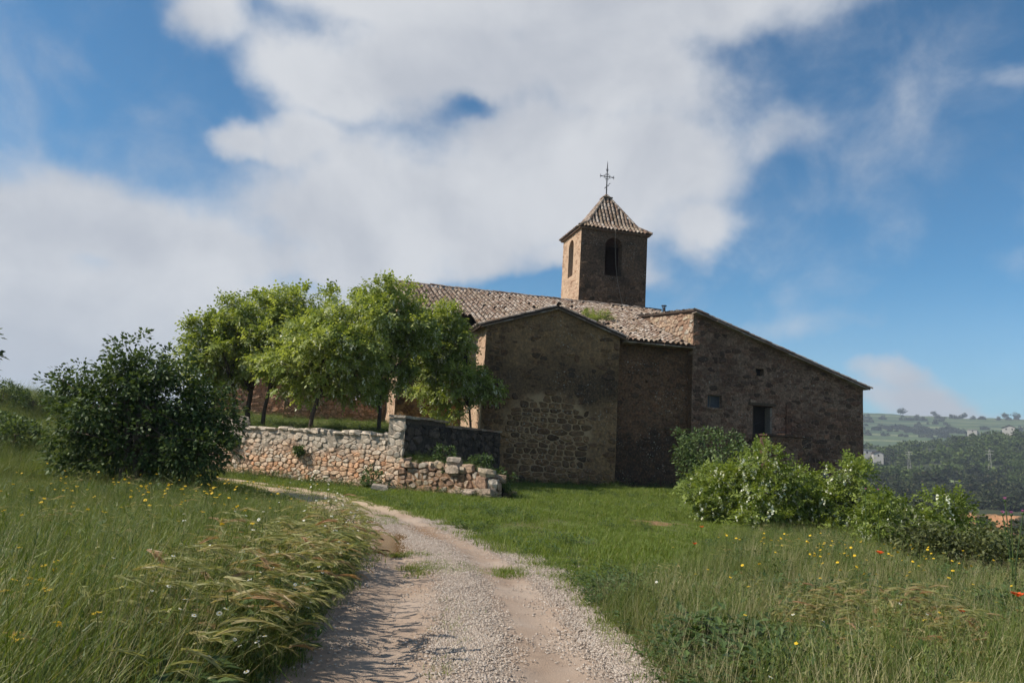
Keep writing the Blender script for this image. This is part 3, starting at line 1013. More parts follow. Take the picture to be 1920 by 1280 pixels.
# chapel roof
cr = slab('chapel_roof', [(-6.68, -0.22), (-3.11, -0.22), (-3.11, 3.4), (-6.68, 1.9)], lambda u, v: zc(u) + 0.02, 0.10, M_UNDER, CH)
cr2 = slab('chapel_roof', [(-3.105, -0.22), (0.22, -0.22), (0.22, 0.12), (-3.105, 3.4)], lambda u, v: zc(u) + 0.02, 0.10, M_UNDER, CH)
kk = math.hypot(1, 0.335)
lay_tiles(cr, (-6.72, -0.2, zc(-6.72) + 0.03), (0, 1, 0), (1, 0, 0.335), lambda a, c: (-6.72 + c / kk) < -3.2 and (zn(-0.2 + a) < zc(-6.72 + c / kk) + .1 or (-6.72 + c / kk) < -6.5), 14, 12, 0.26, 0.335, None, 1.2, 33)
lay_tiles(cr2, (0.3, -0.2, zc(0.3) + 0.03), (0, 1, 0), (-1, 0, 0.335), lambda a, c: (0.3 - c / kk) > -3.0 and zn(-0.2 + a) < zc(0.3 - c / kk) + .1, 14, 12, 0.26, 0.335, None, 1.2, 34)
mb = MB()
v = -0.25
while v < 3.2:
    p = np.array([-3.11, v, zc(-3.11) + 0.06 + rg.uniform(-.01, .015)])
    mb.add((TILE_VN * [1.15, 1, 1.1] + p).tolist(), TILE_F, r=rg.random()); v += 0.36
# verge: thin bedding slabs under the tile ends along the gable
for sg in (-1, 1):
    x = 0.0
    while x < 3.35:
        wd = rg.uniform(.25, .5)
        x1 = min(x + wd, 3.5)
        ua, ub = -3.11 + sg * x, -3.11 + sg * x1
        za, zb_ = zc(ua) - .075, zc(ub) - .075
        y0 = -0.16 - rg.uniform(0, .09)
        mb.add([(ua, y0, za - .05), (ub, y0, zb_ - .05), (ub, 0.2, zb_ - .05), (ua, 0.2, za - .05), (ua, y0, za), (ub, y0, zb_), (ub, .2, zb_), (ua, .2, za)],
               [(0, 1, 2, 3), (4, 5, 6, 7), (0, 1, 5, 4), (1, 2, 6, 5), (3, 0, 4, 7)], r=rg.random())
        x = x1 + 0.012
o = mb.build('verge_tiles', M_TILE, cr); o['kind'] = 'stuff'
# side wall eave bedding
mb = MB()
x = 0.25
while x < 3.75:
    wd = rg.uniform(.25, .5)
    mb.box(x, min(x + wd, 3.8), -0.06 - rg.uniform(0, .06), 0.5, 6.66 + rg.uniform(-.01, .01), 6.715, r=rg.random()); x += wd + .012
o = mb.build('eave_slabs', M_TILE, nr); o['kind'] = 'stuff'

# ---- farm wing
def zw(u, v): return 8.5 + 0.11 * (v - 0.2) - 0.31 * (u - 3.85)
WH = [(4.68, 5.46, 3.93, 4.55, 0.32), (7.11, 8.19, 2.05, 4.2, 0.55), (7.26, 7.71, 5.66, 6.02, 0.4)]
WC = [(-0.31, 9.69)]
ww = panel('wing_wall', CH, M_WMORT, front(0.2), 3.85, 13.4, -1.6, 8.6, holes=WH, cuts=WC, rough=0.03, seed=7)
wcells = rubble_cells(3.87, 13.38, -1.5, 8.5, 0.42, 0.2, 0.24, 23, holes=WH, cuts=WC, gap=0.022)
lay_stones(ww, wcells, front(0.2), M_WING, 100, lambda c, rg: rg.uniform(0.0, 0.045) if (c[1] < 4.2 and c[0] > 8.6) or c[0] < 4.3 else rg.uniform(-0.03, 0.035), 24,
           pick=lambda c: c[0] * (1.6 if c[1][1] < 4.2 and c[1][1] > 0.8 else 1))
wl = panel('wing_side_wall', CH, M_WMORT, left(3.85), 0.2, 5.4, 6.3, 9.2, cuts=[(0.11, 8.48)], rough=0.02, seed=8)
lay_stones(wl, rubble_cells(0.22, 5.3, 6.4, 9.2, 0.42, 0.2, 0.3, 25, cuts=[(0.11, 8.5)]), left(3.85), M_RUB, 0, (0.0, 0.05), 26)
mb = MB()
mb.add([(13.4, 0.2, -3), (13.4, 8.4, -3), (13.4, 8.4, zw(13.4, 8.4) - .05), (13.4, 0.2, zw(13.4, .2) - .05)], [(0, 1, 2, 3)])
mb.add([(13.4, 8.4, -3), (3.85, 8.4, -3), (3.85, 8.4, zw(3.85, 8.4) - .05), (13.4, 8.4, zw(13.4, 8.4) - .05)], [(0, 1, 2, 3)])
mb.add([(3.85, 5.4, 5), (3.85, 8.4, 5), (3.85, 8.4, zw(3.85, 8.4) - .05), (3.85, 5.4, zw(3.85, 5.4) - .05)], [(0, 1, 2, 3)])
mb.build('wing_far_wall', M_WMORT, CH)
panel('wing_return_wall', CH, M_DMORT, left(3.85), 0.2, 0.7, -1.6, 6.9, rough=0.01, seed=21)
wr = slab('wing_roof', [(3.75, -0.06), (13.62, -0.06), (13.62, 8.6), (3.75, 8.6)], lambda u, v: zw(u, v) + 0.05, 0.09, M_UNDER, CH)
es = Vector((0, 1, 0.11)); ss_ = Vector((-1, 0, 0.31))
lay_tiles(wr, (13.75, -0.04, zw(13.75, -0.04) + 0.06), es, ss_, lambda a, c: c < 10.3, 34, 31, 0.255, 0.335, None, 1.2, 41)
mb = MB()
x = 3.8
while x < 13.5:
    wd = rg.uniform(.3, .6); x1 = min(x + wd, 13.6)
    y0 = -0.12 - rg.uniform(0, .07)
    a, b_ = zw(x, 0) - .045, zw(x1, 0) - .045
    mb.add([(x, y0, a - .045), (x1, y0, b_ - .045), (x1, .3, b_ - .045), (x, .3, a - .045), (x, y0, a), (x1, y0, b_), (x1, .3, b_), (x, .3, a)],
           [(0, 1, 2, 3), (4, 5, 6, 7), (0, 1, 5, 4), (1, 2, 6, 5), (3, 0, 4, 7)], r=rg.random())
    x = x1 + .012
o = mb.build('verge_tiles', M_TILE, wr); o['kind'] = 'stuff'
for k in range(24):           # upright stones along the top of the wing's side wall
    v0 = 0.25 + k * 0.2 + rg.uniform(-.03, .03)
    mb = MB()
    h = rg.uniform(.06, .17); wd = rg.uniform(.035, .075)
    mb.add([(q * 0.16, p * wd, zz * h) for zz in (0, 1) for p, q in ((-1, -1), (1, -1), (1, 1), (-1, 1))],
           [(0, 1, 2, 3), (4, 5, 6, 7), (0, 1, 5, 4), (1, 2, 6, 5), (2, 3, 7, 6), (3, 0, 4, 7)])
    o = mb.build('coping_stone', M_RUB, wl)
    o.location = (3.93, v0, zw(3.85, v0) + 0.0)
    o.rotation_euler = (rg.uniform(-.25, .25), 0, 0)

# window, door, loophole in the wing
win = MB(); win.box(4.66, 5.48, 0.44, 0.50, 3.91, 4.57)
wo = win.build('window', M_SHUT, CH)
fr = MB()
for q in ((4.66, 4.71, 3.91, 4.57), (5.43, 5.48, 3.91, 4.57), (4.71, 5.43, 4.51, 4.57), (4.71, 5.43, 3.91, 3.97), (4.90, 4.935, 3.97, 4.51)):
    fr.box(q[0], q[1], 0.405, 0.46, q[2], q[3])
fr.build('window_frame', M_LINTEL, wo)
si = MB(); si.box(4.6, 5.54, 0.12, 0.42, 3.865, 3.925); si.build('window_sill', M_WMORT, wo)
dr = MB()
dr.box(7.05, 8.25, 0.66, 0.72, 2.0, 4.25)
do = dr.build('door', M_DARK, CH)
lf = MB()
for k in range(5):
    lf.box(7.115, 7.165, 0.22 + k * 0.09, 0.30 + k * 0.09, 2.06, 4.18, r=k * .17)
lf.build('door_leaf', M_WOOD, do)
jm = MB(); jm.box(8.08, 8.185, 0.21, 0.66, 2.06, 4.15); jm.build('door_jamb', M_LINTEL, do)
lt = MB(); lt.box(6.86, 8.34, 0.10, 0.34, 4.205, 4.34); lt.build('lintel', M_WOOD, do)
ls = MB(); ls.box(6.95, 7.25, 0.12, 0.3, 4.345, 4.45); ls.build('lintel_stone', M_RUB, do)
ra = MB()
ra.tube([(7.14, 0.18, 3.25), (7.55, 0.18, 3.42)], 0.012, 5); ra.tube([(7.2, 0.18, 2.85), (7.2, 0.18, 3.3)], 0.012, 5)
ra.build('latch_bar', M_IRON, do)
lo = MB(); lo.box(7.24, 7.73, 0.52, 0.58, 5.62, 6.06); lo.build('loophole', M_DARK, CH)
lo = MB(); lo.box(1.58, 1.78, 0.86, 0.92, 4.86, 5.1); lo.build('putlog_hole', M_DARK, CH)
# walled up doorway jamb beside the door, and the stone landing in front of it
nj = MB()
z = 2.9
while z < 4.35:
    h = rg.uniform(.1, .2)
    nj.box(8.94, 9.08 + rg.uniform(0, .14), 0.11, 0.24, z, min(z + h, 4.4), r=rg.random()); z += h + .015
nj.build('walled_up_jamb', M_WING, CH)
ld = empty('landing', (0, 0, 0)); ld.parent = CH
lp = panel('landing_wall', CH, M_WMORT, front(-0.95), 7.15, 9.6, -1.2, 2.72, rough=0.04, seed=9)
lay_stones(lp, rubble_cells(7.17, 9.58, -1.1, 2.7, 0.36, 0.2, 0.33, 27), front(-0.95), M_WING, 0, (-0.01, 0.04), 28)
bpy.data.objects.remove(ld)
ls = MB()
ls.box(7.155, 9.595, -0.945, 0.19, -1.2, 2.70)
x = 7.1
while x < 9.6:
    wd = rg.uniform(.35, .7); ls.box(x, min(x + wd, 9.66), -1.05, 0.15, 2.74, 2.83 + rg.uniform(0, .05), r=rg.random()); x += wd + .015
ls.build('landing', M_WING, CH)
vp = MB()
for q in ((11.0, 11.04, .95, 1.25), (11.2, 11.24, .95, 1.25), (11.04, 11.2, .95, .99), (11.04, 11.2, 1.21, 1.25)):
    vp.box(q[0], q[1], 0.09, 0.2, q[2], q[3])
vo_ = vp.build('vent_frame', M_WHITE, CH)
vp = MB(); vp.box(11.04, 11.2, 0.13, 0.19, .99, 1.21); vp.build('vent_opening', M_DARK, vo_)


# ---- bell tower
TU0, TU1, TV0, TV1 = 1.33, 5.72, 10.0, 13.5


def arch_panel(name, frame, a0, a1, z0, z1, o0, o1, sill, crown, depth, mat, nseg=12):
    bm = bmesh.new()
    rr = (o1 - o0) / 2
    oc = (o0 + o1) / 2
    sp = crown - rr
    cols = list(np.linspace(a0, o0, 7)) + [oc - rr * math.cos(math.pi * k / nseg) for k in range(1, nseg)] + list(np.linspace(o1, a1, 7))
    zs0 = list(np.linspace(z0, sill, 5)); zz1 = list(np.linspace(sp, z1, 4))

    def arch(a):
        q = 1 - ((a - oc) / rr) ** 2
        return sp + rr * math.sqrt(max(q, 0))
    def quad(a, b_, za0, zb0, za1, zb1):
        vs = [bm.verts.new((a, 0, za0)), bm.verts.new((b_, 0, zb0)), bm.verts.new((b_, 0, zb1)), bm.verts.new((a, 0, za1))]
        bm.faces.new(vs)
    prev = None
    for a, b_ in zip(cols[:-1], cols[1:]):
        for k in range(4): quad(a, b_, zs0[k], zs0[k], zs0[k + 1], zs0[k + 1])
        if o0 - 1e-6 <= a and b_ <= o1 + 1e-6:
            quad(a, b_, arch(a), arch(b_), z1, z1)
            vs = [bm.verts.new((a, 0, arch(a))), bm.verts.new((b_, 0, arch(b_))), bm.verts.new((b_, -depth, arch(b_))), bm.verts.new((a, -depth, arch(a)))]
            bm.faces.new(vs)
        else:
            quad(a, b_, sill, sill, sp, sp); quad(a, b_, sp, sp, z1, z1)
    for o_ in (o0, o1):
        bm.faces.new([bm.verts.new(p) for p in ((o_, 0, sill), (o_, 0, sp), (o_, -depth, sp), (o_, -depth, sill))])
    bm.faces.new([bm.verts.new(p) for p in ((o0, 0, sill), (o1, 0, sill), (o1, -depth, sill), (o0, -depth, sill))])
    bmesh.ops.remove_doubles(bm, verts=bm.verts, dist=0.0005)
    for v in bm.verts: v.co = Vector(frame(v.co.x, v.co.z, v.co.y))
    bmesh.ops.recalc_face_normals(bm, faces=bm.faces)
    me = bpy.data.meshes.new(name); bm.to_mesh(me); bm.free(); me.materials.append(mat)
    return link(name, me, CH)


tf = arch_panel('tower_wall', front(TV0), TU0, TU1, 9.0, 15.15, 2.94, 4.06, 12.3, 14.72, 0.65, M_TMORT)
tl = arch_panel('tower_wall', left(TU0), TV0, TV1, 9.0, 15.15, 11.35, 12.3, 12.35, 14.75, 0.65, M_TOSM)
mb = MB()
mb.add([(TU1, TV0, 8), (TU1, TV1, 8), (TU1, TV1, 15.15), (TU1, TV0, 15.15)], [(0, 1, 2, 3)])
mb.add([(TU1, TV1, 8), (TU0, TV1, 8), (TU0, TV1, 15.15), (TU1, TV1, 15.15)], [(0, 1, 2, 3)])
mb.build('tower_wall', M_TMORT, CH)
M_BELL = plain('dark_red_plaster', (0.075, 0.035, 0.025), 0.95)  # plain dark red for the bell chamber's inner walls
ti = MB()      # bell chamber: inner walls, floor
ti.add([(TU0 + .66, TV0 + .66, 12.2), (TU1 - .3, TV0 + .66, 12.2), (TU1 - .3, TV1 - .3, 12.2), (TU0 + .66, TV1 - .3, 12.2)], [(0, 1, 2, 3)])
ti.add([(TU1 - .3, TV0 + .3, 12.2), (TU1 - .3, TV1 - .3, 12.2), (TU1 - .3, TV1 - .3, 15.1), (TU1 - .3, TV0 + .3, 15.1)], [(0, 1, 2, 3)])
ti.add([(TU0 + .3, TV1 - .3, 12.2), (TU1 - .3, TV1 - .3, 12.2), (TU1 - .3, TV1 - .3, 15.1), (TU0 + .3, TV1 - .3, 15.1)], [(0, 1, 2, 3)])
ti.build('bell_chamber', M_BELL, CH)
th = [(2.8, 4.2, 12.15, 14.9)]
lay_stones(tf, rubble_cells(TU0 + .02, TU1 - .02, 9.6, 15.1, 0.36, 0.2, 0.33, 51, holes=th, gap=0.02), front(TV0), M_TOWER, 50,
           lambda c, rg: rg.uniform(-.01, .045) if c[1] < 12.4 else rg.uniform(-.035, .02), 52)
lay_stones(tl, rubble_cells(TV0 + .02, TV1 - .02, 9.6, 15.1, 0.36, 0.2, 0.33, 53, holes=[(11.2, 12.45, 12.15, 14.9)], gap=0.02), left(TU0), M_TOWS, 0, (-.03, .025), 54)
# roof
cu, cv = (TU0 + TU1) / 2, (TV0 + TV1) / 2
hu, hv = (TU1 - TU0) / 2, (TV1 - TV0) / 2
L0 = (hu + .19, hv + .19, 15.14); L1 = (1.62, 1.35, 15.62); L2 = (.17, .15, 17.72)
tr = MB()
rings = []
for a, b_, z in (L0, L1, L2):
    rings.append([(cu - a, cv - b_, z), (cu + a, cv - b_, z), (cu + a, cv + b_, z), (cu - a, cv + b_, z)])
vs = sum(rings, [])
fs = [(0, 3, 2, 1), (8, 9, 10, 11)]
for k in range(2):
    for j in range(4):
        j2 = (j + 1) % 4
        fs.append((k * 4 + j, k * 4 + j2, k * 4 + 4 + j2, k * 4 + 4 + j))
tr.add(vs, fs)
tro = tr.build('tower_roof', M_UNDER, CH)
sb = MB(); sb.box(cu - hu - .15, cu + hu + .15, cv - hv - .15, cv + hv + .15, 15.05, 15.13); sb.build('eave_slab', M_TILE, tro)
for j in range(4):
    for (A, B) in ((L0, L1), (L1, L2)):
        Z = (rings[0] if A is L0 else rings[1]); Y = (rings[1] if A is L0 else rings[2])
        p0, p1, q0, q1 = Vector(Z[j]), Vector(Z[(j + 1) % 4]), Vector(Y[j]), Vector(Y[(j + 1) % 4])
        e = p1 - p0
        W = e.length; e.normalize()
        mid = (q0 + q1) / 2 - (p0 + p1) / 2
        up = mid.normalized(); Ls = mid.length
        wt = (q1 - q0).length
        def ins(a, c, W=W, wt=wt, Ls=Ls):
            if c - .15 > Ls - 0.05: return False
            half = (W + (wt - W) * min(c / Ls, 1)) / 2
            return abs(a - W / 2) < half - 0.02
        n = int(round(W / .25)); de = W / n
        lay_tiles(tro, p0, e, up, ins, n, int(Ls / .3) + 1, de, 0.33, None, 0.7, 60 + j, lift=0.01)
    # hip row
hp = MB()
for j in range(4):
    for Z, Y in ((rings[0], rings[1]), (rings[1], rings[2])):
        a, b_ = Vector(Z[j]), Vector(Y[j])
        d = (b_ - a); Ln = d.length; d.normalize()
        sd = d.cross(Vector((0, 0, 1))).normalized(); nn = sd.cross(d)
        c = 0.0
        while c < Ln - .1:
            p = a + d * c + nn * 0.05
            Mn = np.array([[sd.x, d.x, nn.x], [sd.y, d.y, nn.y], [sd.z, d.z, nn.z]])
            hp.add((TILE_VN @ Mn.T + np.array(p)).tolist(), TILE_F, r=rg.random()); c += .34
hp.box(cu - .34, cu + .34, cv - .32, cv + .32, 17.76, 17.83); hp.box(cu - .2, cu + .2, cv - .2, cv + .2, 17.835, 17.9)
o = hp.build('hip_tiles', M_TILE, tro); o['kind'] = 'stuff'
# iron cross
cx = MB()
ct = 20.35
def cp(a, z): return (cu + a, cv, z)
cx.tube([cp(0, 17.85), cp(0, 20.0), cp(0, ct)], [0.04, 0.03, 0.008], 6)
cx.tube([cp(-.4, 19.28), cp(.4, 19.28)], 0.026, 6)
cx.tube([cp(.17 * math.cos(t_), 19.28 + .17 * math.sin(t_)) for t_ in np.linspace(0, 2 * math.pi, 17)], 0.018, 5, cap=False)
for t_ in np.linspace(0, 2 * math.pi, 8, endpoint=False) + math.pi / 8:
    cx.tube([cp(.17 * math.cos(t_), 19.28 + .17 * math.sin(t_)), cp(.28 * math.cos(t_), 19.28 + .28 * math.sin(t_))], [.014, .006], 5)
for sx in (-1, 1):
    for up in (-1, 1):
        cx.tube([cp(sx * .36, 19.28), cp(sx * .45, 19.28 + up * .04), cp(sx * .48, 19.28 + up * .14)], [.025, .022, .008], 5)
    cx.tube([cp(sx * .38, 19.28), cp(sx * .54, 19.28)], [.022, .006], 5)
    cx.tube([cp(0, 19.62), cp(sx * .05, 19.7), cp(sx * .09, 19.82)], [.022, .022, .008], 5)
cx.tube([cp(0, 18.62), cp(.12, 18.68), cp(.18, 18.84), cp(.3, 18.88)], [.02, .025, .02, .008], 5)
cx.tube([cp(0, 18.6), cp(-.11, 18.52), cp(-.15, 18.44)], [.03, .028, .01], 5)
for z in (18.42, 18.72): cx.tube([cp(0, z - .05), cp(0, z), cp(0, z + .05)], [.03, .055, .03], 6)
cx.build('iron_cross', M_IRON, CH)
# lightning conductor down the tower, chimney pipe
lc = MB(); lc.tube([(3.42, 9.62, 15.3), (3.46, 9.75, 14.4), (3.62, 9.9, 13.0), (3.78, 9.93, 12.0), (4.2, 9.93, 10.4)], 0.014, 4); lc.build('lightning_cable', M_LINTEL, CH)
ch = MB()
ch.tube([(6.75, 9.5, 9.4), (6.75, 9.5, 10.55)], 0.09, 8); ch.tube([(6.75, 9.5, 10.62), (6.75, 9.5, 10.68)], 0.16, 8)
for t_ in (0.4, 2.5, 4.6): ch.tube([(6.75 + .1 * math.cos(t_), 9.5 + .1 * math.sin(t_), 10.5), (6.75 + .1 * math.cos(t_), 9.5 + .1 * math.sin(t_), 10.64)], .012, 4)
ch.build('chimney_pipe', M_SHUT, CH)

# ---- west annex behind the trees, part of the same building
aw = panel('annex_wall', CH, M_MORTAR, front(10.0), -15.1, -9.67, 0.8, 7.5, holes=[(-11.4, -10.9, 3.6, 4.2, 0.3)], rough=0.03, seed=12)
lay_stones(aw, rubble_cells(-15.05, -9.7, 1.0, 7.4, 0.4, 0.22, 0.33, 61), front(10.0), M_RED, 0, (-0.01, 0.04), 62)
al = panel('annex_side_wall', CH, M_TERM, left(-15.1), 10.0, 16.0, 0.8, 7.4, rough=0.03, seed=13)
lay_stones(al, rubble_cells(10.02, 13, 1.0, 7.3, 0.4, 0.24, 0.33, 63), left(-15.1), M_RED, 0, (0, 0.04), 64)
slab('annex_roof', [(-15.35, 9.7), (-9.7, 9.7), (-9.7, 16.2), (-15.35, 16.2)], lambda u, v: 7.55 + 0.2 * (v - 10), 0.1, M_TILE, CH)


# ------------------------------------------------------------------ walls of the yard
def wall_thing(name, A, B, label, cat):
    A, B = Vector(A), Vector(B)
    d = B - A
    e = empty(name, (A.x, A.y, 0), math.atan2(d.y, d.x))
    tag(e, label, cat)
    return e, d.length


def boulder(rg, size, parent=None, name='stone', mat=None, loc=(0, 0, 0)):
    bm = bmesh.new()
    bmesh.ops.create_cube(bm, size=2.0)
    bmesh.ops.subdivide_edges(bm, edges=bm.edges[:], cuts=1, use_grid_fill=True)
    k = rg.uniform(.25, .6)
    for v in bm.verts:
        s_ = v.co.normalized() * 1.15
        v.co = v.co.lerp(s_, k)
        v.co += Vector([rg.uniform(-.16, .16) for _ in range(3)])
        v.co = Vector((v.co.x * size[0] / 2, v.co.y * size[1] / 2, v.co.z * size[2] / 2))
    me = bpy.data.meshes.new(name); bm.to_mesh(me); bm.free()
    me.materials.append(mat or M_RUB)
    o = link(name, me, parent)
    o.location = loc
    o.rotation_euler = (rg.uniform(-.2, .2), rg.uniform(-.2, .2), rg.uniform(0, 6.28))
    return o


rg = random.Random(77)
TA, TB = (-11.4, 27.28), (-3.62, 24.17)
tw, TL = wall_thing('terrace_wall', TA, TB, 'sunlit rubble retaining wall, grey above and orange below, along the track', 'wall')
tb = panel('mortar_core', tw, M_TERM, front(0), 0, TL, -0.3, 1.66, rough=0.035, seed=15, cell=0.12)
mb = MB(); mb.add([(0, 0.0, 1.66), (TL, 0.0, 1.66), (TL, .5, 1.62), (0, .5, 1.62)], [(0, 1, 2, 3)])
mb.add([(0, 0.5, -.3), (TL, .5, -.3), (TL, .5, 1.62), (0, .5, 1.62)], [(0, 1, 2, 3)]); mb.build('wall_back', M_TERM, tw)
lay_stones(tw, rubble_cells(0.02, TL - .02, -0.2, 1.64, 0.195, 0.125, 0.38, 71, gap=0.011), front(0), M_TERR, 300,
           lambda c, r_: r_.uniform(-.02, .014) if c[1] > 1.0 and r_.random() < .4 else r_.uniform(0.012, .05), 72, pick=lambda c: c[1][0])
x = 0.0
cop = MB()
while x < TL - 0.2:
    wd = rg.uniform(.18, .5)
    z0 = 1.665
    h = rg.uniform(.05, .13) + (0.12 if x < 2.0 and rg.random() < .6 else 0)
    o = boulder(rg, (wd * 1.05, 0.5, h + .05), tw, 'coping_stone', M_TERR, (x + wd / 2, 0.18 + rg.uniform(-.05, .05), z0 + h / 2))
    o.rotation_euler = (rg.uniform(-.06, .06), rg.uniform(-.06, .06), rg.uniform(-.1, .1))
    x += wd
for k in range(9):
    boulder(rg, (rg.uniform(.2, .38), rg.uniform(.2, .3), rg.uniform(.1, .2)), tw, 'stone', M_TERR, (1.3 + rg.uniform(0, 1.1), .2 + rg.uniform(-.1, .15), 1.8 + rg.uniform(0, .2)))

YA, YB = (-3.32, 24.02), (-0.25, 32.72)
yw, YL = wall_thing('yard_wall', YA, YB, 'shaded dark stone wall with pale capped end, running back to the church', 'wall')
def ytop(x): return 2.32 if x < 3.3 else 2.16
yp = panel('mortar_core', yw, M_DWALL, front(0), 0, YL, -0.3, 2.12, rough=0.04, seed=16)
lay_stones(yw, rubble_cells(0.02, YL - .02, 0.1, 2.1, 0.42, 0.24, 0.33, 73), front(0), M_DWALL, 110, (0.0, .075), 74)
yb = MB()
yb.box(0.02, YL, 0.02, .5, 1.9, 2.12); yb.box(0.02, 3.3, .02, .5, 2.125, 2.26)
yb.add([(0, .5, -.3), (YL, .5, -.3), (YL, .5, 2.1), (0, .5, 2.1)], [(0, 1, 2, 3)])
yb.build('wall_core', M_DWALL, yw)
ye = panel('pier_face', yw, M_TERM, lambda a, z, d=0: (-d, a, z), -0.04, 0.54, -0.3, 2.27, rough=0.03, seed=17, cell=0.1)
lay_stones(ye, rubble_cells(-0.05, 0.55, -0.2, 2.25, 0.25, 0.16, 0.35, 75, gap=.012), lambda a, z, d=0: (-d, a, z), M_TERR, 0, (0, .05), 76)
x = -0.06
while x < YL - .1:
    wd = rg.uniform(.3, .65)
    zt = ytop(x)
    m_ = MB(); hh = rg.uniform(.05, .09)
    m_.box(-wd / 2, wd / 2, -.3, .3, 0, hh)
    o = m_.build('capstone', M_RUB, yw); o.location = (x + wd / 2, .24, zt - 0.045 + rg.uniform(0, .02))
    o.rotation_euler = (rg.uniform(-.03, .03), rg.uniform(-.04, .04), rg.uniform(-.05, .05))
    x += wd + .02

RA, RB = (-3.38, 23.92), (-0.1, 22.5)
rw, RL = wall_thing('rubble_wall', RA, RB, 'low tumbledown dry stone wall with a block on its end', 'wall')
def rtop(x): return 1.0 - 0.10 * x / RL - 0.12 * math.sin(x * 2.2) ** 2 - 0.22 * max(0, (x / RL - .75) / .25)
panel('earth_core', rw, M_EARTH, front(-0.0), 0.0, RL - .1, -0.2, 0.62, rough=0.06, seed=18, cell=0.12)
rc = rubble_cells(0.0, RL, -0.12, 1.05, 0.23, 0.15, 0.42, 77, gap=0.02, keep=lambda a, z: z < rtop(a) - .06)
lay_stones(rw, rc, front(0.05), M_RUB, 160, (0.03, .13), 78)
for k in range(26):
    a = rg.uniform(.1, RL - .2)
    s_ = rg.uniform(.16, .32)
    boulder(rg, (s_ * 1.3, s_, s_ * .8), rw, 'stone', M_RUB, (a, 0.1 + rg.uniform(-.05, .3), rtop(a) - rg.uniform(.02, .12)))
for a, y_, z, s_ in ((1.95, .05, 1.02, (.52, .34, .25)), (2.0, 0, .78, (.5, .36, .26)), (2.45, .1, .82, (.36, .3, .28)), (3.12, .02, .74, (.5, .42, .24)), (3.05, -.02, .46, (.36, .4, .34)), (3.32, .05, .42, (.32, .4, .34)), (3.2, 0, .16, (.6, .5, .26)), (2.6, -.12, .1, (.5, .4, .22)), (2.2, -.1, .08, (.45, .35, .2))):
    o = boulder(rg, s_, rw, 'stone', M_RUB, (a, y_, z)); o.rotation_euler = (rg.uniform(-.1, .1), rg.uniform(-.1, .1), rg.uniform(-.25, .25))
for k, (a, b_, lb) in enumerate((((0.28, 24.1), .34, 'small grey stone fallen in the grass past the rubble wall end'), ((-3.75, 22.9), .5, 'flat pale stone lying in grass before the pier'), ((0.1, 23.2), .26, 'upright shard leaning at the rubble wall end'))):
    o = boulder(rg, (b_, b_ * .8, b_ * .45), None, 'fallen_stone', M_RUB, (a[0], a[1], .08)); tag(o, lb, 'stone')

# earth bank between the rubble wall and the yard wall
def bank_z(s, t): return (0.92 - 0.30 * s ** 2) * (1 - 0.35 * s * t) * (1 - smooth01((s - .72) / .28) * .95)
def make_bank():
    n = 30
    V, F = [], []
    for i in range(n + 1):
        for j in range(n + 1):
            s, t = i / n, j / n
            a = Vector(RA).lerp(Vector(RB) + Vector((.45, -.05)), s) + Vector((.1, .15))
            b_ = Vector((YA[0] + .12, YA[1] + .1)).lerp(Vector((-.15, 32.4)), s)
            p = a.lerp(b_, t)
            V.append((p.x, p.y, float(bank_z(s, t)) + .05 * float(fbm(p.x * 2, p.y * 2, 4))))
    for i in range(n):
        for j in range(n):
            F.append((i * (n + 1) + j, (i + 1) * (n + 1) + j, (i + 1) * (n + 1) + j + 1, i * (n + 1) + j + 1))
    me = bpy.data.meshes.new('earth_bank'); me.from_pydata(V, [], F); me.materials.append(g.data.materials[0])
    me.polygons.foreach_set('use_smooth', [True] * len(F))
    return V, me
BANK_V, me = make_bank()
tag(link('earth_bank', me), 'grassy earth bank held by the tumbledown stone wall', 'bank', kind='structure')

# terrace lawn behind the retaining wall
TC = [Vector((-13.2, 28.1)), Vector((-3.4, 24.25)), Vector((1.2, 38.0)), Vector((-21, 48))]
def terr_p(s, t):
    return TC[0].lerp(TC[1], s).lerp(TC[3].lerp(TC[2], s), t)
def terr_z(s, t, x, y):
    z = 1.58 + 0.5 * t * 1.6 * (t < 1) + 0.35 * (1 - s) * t
    z = z - 1.6 * smooth01((0.16 - s) / 0.16) * (1 - 0.9 * smooth01((t - .15) / .3))
    return z + 0.08 * fbm(x * .5, y * .5, 14)
V, F = [], []
n = 50
for i in range(n + 1):
    for j in range(n + 1):
        p = terr_p(i / n, j / n); V.append((p.x, p.y, float(terr_z(i / n, j / n, p.x, p.y))))
for i in range(n):
    for j in range(n):
        F.append((i * (n + 1) + j, (i + 1) * (n + 1) + j, (i + 1) * (n + 1) + j + 1, i * (n + 1) + j + 1))
me = bpy.data.meshes.new('terrace'); me.from_pydata(V, [], F); me.materials.append(g.data.materials[0])
me.polygons.foreach_set('use_smooth', [True] * len(F))
tag(link('terrace', me), 'raised grassy terrace behind the retaining wall where the trees stand', 'terrace', kind='structure')

# red garden wall behind the terrace at the left
gwl, GL = wall_thing('garden_wall', (-17.2, 43.2), (-11.8, 43.9), 'sunlit reddish stone wall glimpsed between the terrace tree trunks', 'wall')
gp = panel('mortar_core', gwl, M_RED, front(0), 0, GL, 0.5, 5.4, holes=[(2.6, 3.0, 3.9, 4.5, .3)], rough=.04, seed=19)
lay_stones(gwl, rubble_cells(0.02, GL - .02, 1.5, 5.3, .4, .22, .35, 79, holes=[(2.6, 3.0, 3.9, 4.5)]), front(0), M_RED, 80, (-.01, .05), 80)
mb = MB(); mb.box(0.02, GL - .02, .06, .5, .5, 5.38); mb.build('wall_core', M_RED, gwl)

# ------------------------------------------------------------------ foliage
def unit(a):
    return a / np.maximum(np.linalg.norm(a, axis=-1, keepdims=True), 1e-9)


